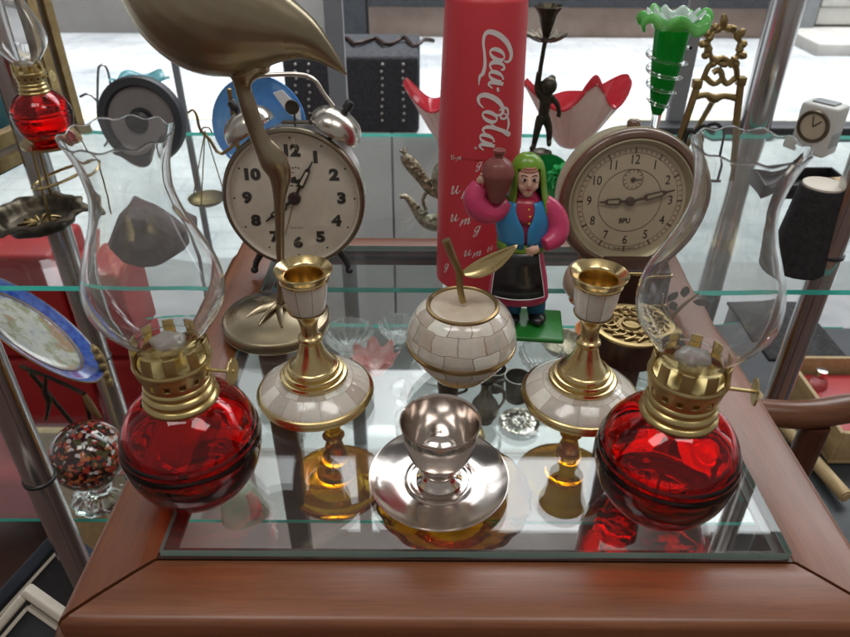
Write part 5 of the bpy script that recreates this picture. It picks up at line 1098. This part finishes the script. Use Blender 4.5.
B=at(615,530,ZB); t=thing('red_vase',B,'tapered red glass vase under the table glass by the right lamp','vase'); w=MB()
w.lathe(rsmooth([(0,.003),(.030,0),(.034,.006),(.030,.03),(.022,.07),(.016,.11),(.020,.14)],5)+rsmooth([(.017,.14),(.013,.11),(.018,.07),(.025,.03),(0,.012)],4),48,mod=lambda a,i,rr,z:(rr*(1+.03*math.cos(8*a)),z)); w.build('vase_body',M['redglass'],t,ang=60)
def mug(px,py,s_,label,mt,rz=0):
    B=at(px,py,ZB); t=thing('metal_mug',B,label,'mug','small metal mugs below'); t.rotation_euler=(0,0,R(rz)); r=.025*s_; h=.055*s_
    w=MB(); w.lathe([(0,0),(r*.85,0),(r*.9,.003),(r*.86,h*.3),(r*.95,h*.8),(r*1.03,h),(r*.97,h),(r*.88,h*.75),(r*.8,.006),(0,.005)],40); w.build('mug_body',mt,t)
    w=MB(); w.tube([(-r*.9,0,h*.8),(-r*1.5,0,h*.75),(-r*1.55,0,h*.4),(-r*.88,0,h*.25)],.0032*s_,8,4); w.build('handle',mt,t)
mug(516,398,1,'pewter mug with a handle beside the small jug',M['pewter'])
mug(494,388,.9,'pewter mug half hidden behind the shell pot',M['pewter'],200)
mug(448,398,.9,'dark pewter mug behind the egg cup rim',M['bronze'],180)
B=at(484,420,ZB); t=thing('metal_jug',B,'small pear shaped pewter jug under the table glass','jug'); w=MB()
w.lathe(rsmooth([(0,0),(.016,0),(.017,.004),(.026,.022),(.024,.04),(.012,.062),(.009,.080),(.013,.092)],5),40); w.build('jug_body',M['pewter'],t); w=MB(); w.tube([(.012,0,.085),(.030,0,.075),(.034,0,.05),(.025,0,.03)],.003,8,4); w.build('handle',M['pewter'],t)
B=at(519,424,ZB); t=thing('silver_dish',B,'small round silver dish with an embossed middle below the pewter mug','dish'); w=MB(); w.lathe(rsmooth([(0,.004),(.012,.009),(.022,.006),(.030,.004),(.037,.008)],4)+[(.038,.007)]+[(.028,.001),(0,.001)],48,mod=lambda a,i,rr,z:(rr,z+(.001*math.cos(12*a) if .01<rr<.03 else 0))); w.build('dish_body',M['nickel'],t)
B=at(376,372,ZB); t=thing('glass_flower',B,'pink and clear ruffled glass flower bowl under the table glass','glass flower'); w=MB()
w.lathe(rsmooth([(0,.004),(.016,0),(.022,.012),(.036,.030),(.046,.045)],5)+rsmooth([(.044,.046),(.032,.030),(.018,.014),(0,.010)],4),90,mod=lambda a,i,rr,z:(rr*(1+.12*(z/.045)*math.cos(7*a)),z*(1+.22*math.cos(7*a+.5)*(rr/.046)))); w.build('flower_bowl',M['pink'],t,ang=60)
for px,py,s_,lab in ((350,352,1,'clear cut glass bowl left of the pink glass flower'),(398,340,.8,'clear cut glass bowl behind the pink glass flower'),(540,372,.9,'clear cut glass bowl left of the right candlestick base')):
    B=at(px,py,ZB); t=thing('crystal_bowl',B,lab,'glass bowl','clear crystal bowls below'); w=MB()
    w.lathe([(a*s_,b_*s_) for a,b_ in rsmooth([(0,.004),(.022,0),(.026,.010),(.045,.035),(.052,.055)],4)+rsmooth([(.049,.055),(.040,.035),(.020,.014),(0,.011)],4)],64,mod=lambda a,i,rr,z:(rr*(1+.05*math.cos(16*a)),z)); w.build('bowl_body',M['crystal'],t,ang=50)
B=at(245,512,ZB); t=thing('small_figurine',B,'pale green and pink ceramic figurine under the table glass','figurine'); w=MB()
w.lathe(rsmooth([(0,0),(.034,0),(.036,.006),(.030,.03),(.022,.05),(.012,.062),(0,.066)],5),32,mod=lambda a,i,rr,z:(rr*(1+.08*math.cos(3*a+z*60)),z)); w.build('figure_body',pbr('celadon',(.42,.46,.36),(.56,.58,.48),rough=.2,ns=20,coat=.5),t)
w=MB(); w.tube([(.018,-.018,.012),(.024,-.016,.035),(.014,-.010,.055)],[.010,.011,.006],12,4); w.build('scarf',pbr('rose_glaze',(.58,.26,.22),(.66,.36,.32),rough=.2,ns=20,coat=.5),t)
# pale sheet painted as the window reflection in the table glass
for (pts,lab) in (([(438,458),(600,456),(618,522),(428,519)],'pale sheet on the lower shelf standing for the window reflected in the glass'),):
    P=[at(x,y,ZB+.0008) for x,y in pts]; c=sum(P,Vector())/4; w=MB(); w.plate(P,(0,0,-.0004),(0,0,.0004)); tag(w.build('reflection_sheet',pbr('reflection_grey',(.46,.48,.50),(.54,.56,.58),rough=.7,ns=5),None,c,smooth=False),lab,'pale_reflection')

# more small things on the lower shelf
def lathed(name,part,prof,px,py,mat,label,cat,group=None,mod=None,sub=4):
    B=at(px,py,ZB); t=thing(name,B,label,cat,group); w=MB(); w.lathe(rsmooth(prof,sub),48,mod=mod); w.build(part,mat,t,ang=50); return t
lathed('brass_pot','pot_body',[(0,0),(.018,0),(.030,.018),(.026,.036),(.016,.044),(.020,.052),(.017,.051),(.013,.043),(0,.030)],468,446,M['brass'],'small brass pot below the metal mugs behind the egg cup','pot')
t=lathed('ceramic_bowl','bowl_body',[(0,0),(.020,0),(.022,.006),(.045,.030),(.055,.045),(.052,.046),(.042,.032),(.018,.010),(0,.009)],598,348,paint('orange_glaze',(.62,.20,.06),.15),'orange ceramic bowl on the lower shelf by the green figurine base','bowl')
for px,py,s_,lab in ((412,452,1,'clear tumbler left of the egg cup'),(292,447,.9,'clear tumbler between the left lamp and amber candlestick'),(640,402,.9,'clear tumbler behind the right lamp')):
    lathed('glass_tumbler','tumbler_body',[(0,0),(.022*s_,0),(.024*s_,.003),(.030*s_,.075*s_),(.0285*s_,.076*s_),(.022*s_,.010),(0,.009)],px,py,M['crystal'],lab+' under the table glass','glass')
lathed('pearl_bowl','bowl_body',[(0,0),(.024,0),(.040,.014),(.048,.028),(.045,.029),(.030,.010),(0,.008)],562,352,M['ornsilver'],'embossed silver bowl on the lower shelf behind the figurine base','bowl')
lathed('metal_goblet','goblet_body',[(0,.002),(.022,0),(.023,.003),(.006,.012),(.005,.04),(.010,.046),(.024,.065),(.026,.088),(.024,.088),(.020,.066),(0,.050)],430,352,M['pewter'],'pewter goblet left of the shell pot on the lower shelf','goblet')
lathed('metal_goblet','goblet_body',[(0,.002),(.022,0),(.023,.003),(.006,.012),(.005,.04),(.010,.046),(.024,.065),(.026,.088),(.024,.088),(.020,.066),(0,.050)],660,352,M['nickel'],'silver goblet seen through the glass behind the right lamp','goblet')
for nm,pn,prof,px,py,mt,lab,cat in (
 ('brass_cup','cup_body',[(0,0),(.014,0),(.015,.003),(.019,.035),(.018,.036),(.013,.006),(0,.005)],472,352,M['brass'],'tiny brass cup on the lower shelf behind the shell pot','cup'),
 ('coffee_cup','cup_body',[(0,0),(.016,0),(.020,.006),(.030,.036),(.0285,.037),(.018,.008),(0,.007)],618,340,paint('white_glaze',(.72,.70,.66),.12),'white coffee cup on the lower shelf beside the orange bowl','cup'),
 ('glass_dish','dish_body',[(0,.004),(.03,0),(.035,.004),(.055,.020),(.060,.026),(.057,.027),(.05,.02),(.03,.008),(0,.008)],440,378,M['crystal'],'flat clear glass dish behind the egg cup','dish'),
 ('salt_cellar','cellar_body',[(0,0),(.022,0),(.014,.008),(.012,.016),(.026,.028),(.030,.042),(.027,.042),(.020,.028),(0,.022)],356,398,M['nickel'],'footed silver salt cellar right of the left candlestick base','cellar'),
 ('glass_stopper','stopper_body',[(0,0),(.012,0),(.010,.012),(.020,.026),(.022,.038),(.012,.052),(0,.056)],402,402,M['crystal'],'clear cut glass stopper between the pink flower and the egg cup','stopper'),
 ('amber_jar','jar_body',[(0,.003),(.024,0),(.030,.010),(.032,.040),(.022,.052),(.024,.060),(.021,.060),(.019,.052),(.027,.040),(.025,.012),(0,.009)],676,398,M['amber'],'amber glass jar seen behind the right lamp under the glass','jar'),
 ('brass_bell','bell_body',[(.026,0),(.024,.004),(.017,.016),(.013,.032),(.006,.040),(.004,.044),(.006,.058),(.003,.068),(0,.069)],300,408,M['brass'],'small brass hand bell under the glass beside the left lamp','bell'),
 ('glass_ashtray','tray_body',[(0,0),(.040,0),(.044,.006),(.046,.024),(.040,.025),(.030,.010),(0,.009)],720,468,M['crystal'],'heavy clear glass ashtray under the right corner of the table glass','ashtray')):
    lathed(nm,pn,prof,px,py,mt,lab,cat)
# ------------------------------------------------------------------ light
wd=bpy.data.worlds.new('World'); S.world=wd; wd.use_nodes=True; nt=wd.node_tree; nt.nodes.clear()
out=nt.nodes.new('ShaderNodeOutputWorld'); bg=nt.nodes.new('ShaderNodeBackground'); tc=nt.nodes.new('ShaderNodeTexCoord'); sx=nt.nodes.new('ShaderNodeSeparateXYZ')
nt.links.new(tc.outputs['Generated'],sx.inputs[0])
def mrange(sock,a,b,c=0,d=1):
    m_=nt.nodes.new('ShaderNodeMapRange'); m_.interpolation_type='SMOOTHSTEP'
    for n_,v_ in (('From Min',a),('From Max',b),('To Min',c),('To Max',d)): m_.inputs[n_].default_value=v_
    nt.links.new(sock,m_.inputs['Value']); return m_.outputs[0]
fy=mrange(sx.outputs['Y'],.25,.55); fz=mrange(sx.outputs['Z'],.93,.78)
mx_=nt.nodes.new('ShaderNodeMath'); mx_.operation='MULTIPLY'; nt.links.new(fy,mx_.inputs[0]); nt.links.new(mrange(sx.outputs['X'],-.38,.04,.06,1),mx_.inputs[1])
mu=nt.nodes.new('ShaderNodeMath'); mu.operation='MULTIPLY'; nt.links.new(mx_.outputs[0],mu.inputs[0]); nt.links.new(fz,mu.inputs[1])
mc=nt.nodes.new('ShaderNodeMix'); mc.data_type='RGBA'; nt.links.new(mu.outputs[0],mc.inputs[0]); mc.inputs[6].default_value=(.21,.196,.186,1); mc.inputs[7].default_value=(7.0,7.2,7.4,1)
nt.links.new(mc.outputs[2],bg.inputs['Color']); bg.inputs['Strength'].default_value=1.0; nt.links.new(bg.outputs[0],out.inputs[0])
def area(name,loc,rot,sx_,sy_,pw,col,spread=180):
    l=bpy.data.lights.new(name,'AREA'); l.shape='RECTANGLE'; l.size=sx_; l.size_y=sy_; l.energy=pw; l.color=col; l.spread=R(spread)
    o=bpy.data.objects.new(name,l); COL.objects.link(o); o.location=loc; o.rotation_euler=rot; return o
area('street_daylight',(0,6.2,5.2),(0,0,0),16,7.0,840,(.95,.985,1),60)
area('shop_ceiling_lamp',(-.50,.10,1.62),(0,0,R(12)),.75,.42,5.0,(1,.98,.95))
area('shop_ceiling_lamp',(.55,.05,1.62),(0,0,R(-8)),.75,.42,5.0,(1,.98,.95))
# ------------------------------------------------------------------ render settings
S.render.engine='CYCLES'; cy=S.cycles
cy.max_bounces=28; cy.transmission_bounces=22; cy.transparent_max_bounces=32; cy.glossy_bounces=8; cy.diffuse_bounces=4
cy.caustics_reflective=True; cy.caustics_refractive=True; cy.blur_glossy=.6; cy.sample_clamp_indirect=6; cy.use_denoising=True
S.view_settings.view_transform='Standard'; S.view_settings.look='None'; S.view_settings.exposure=.22; S.view_settings.gamma=1
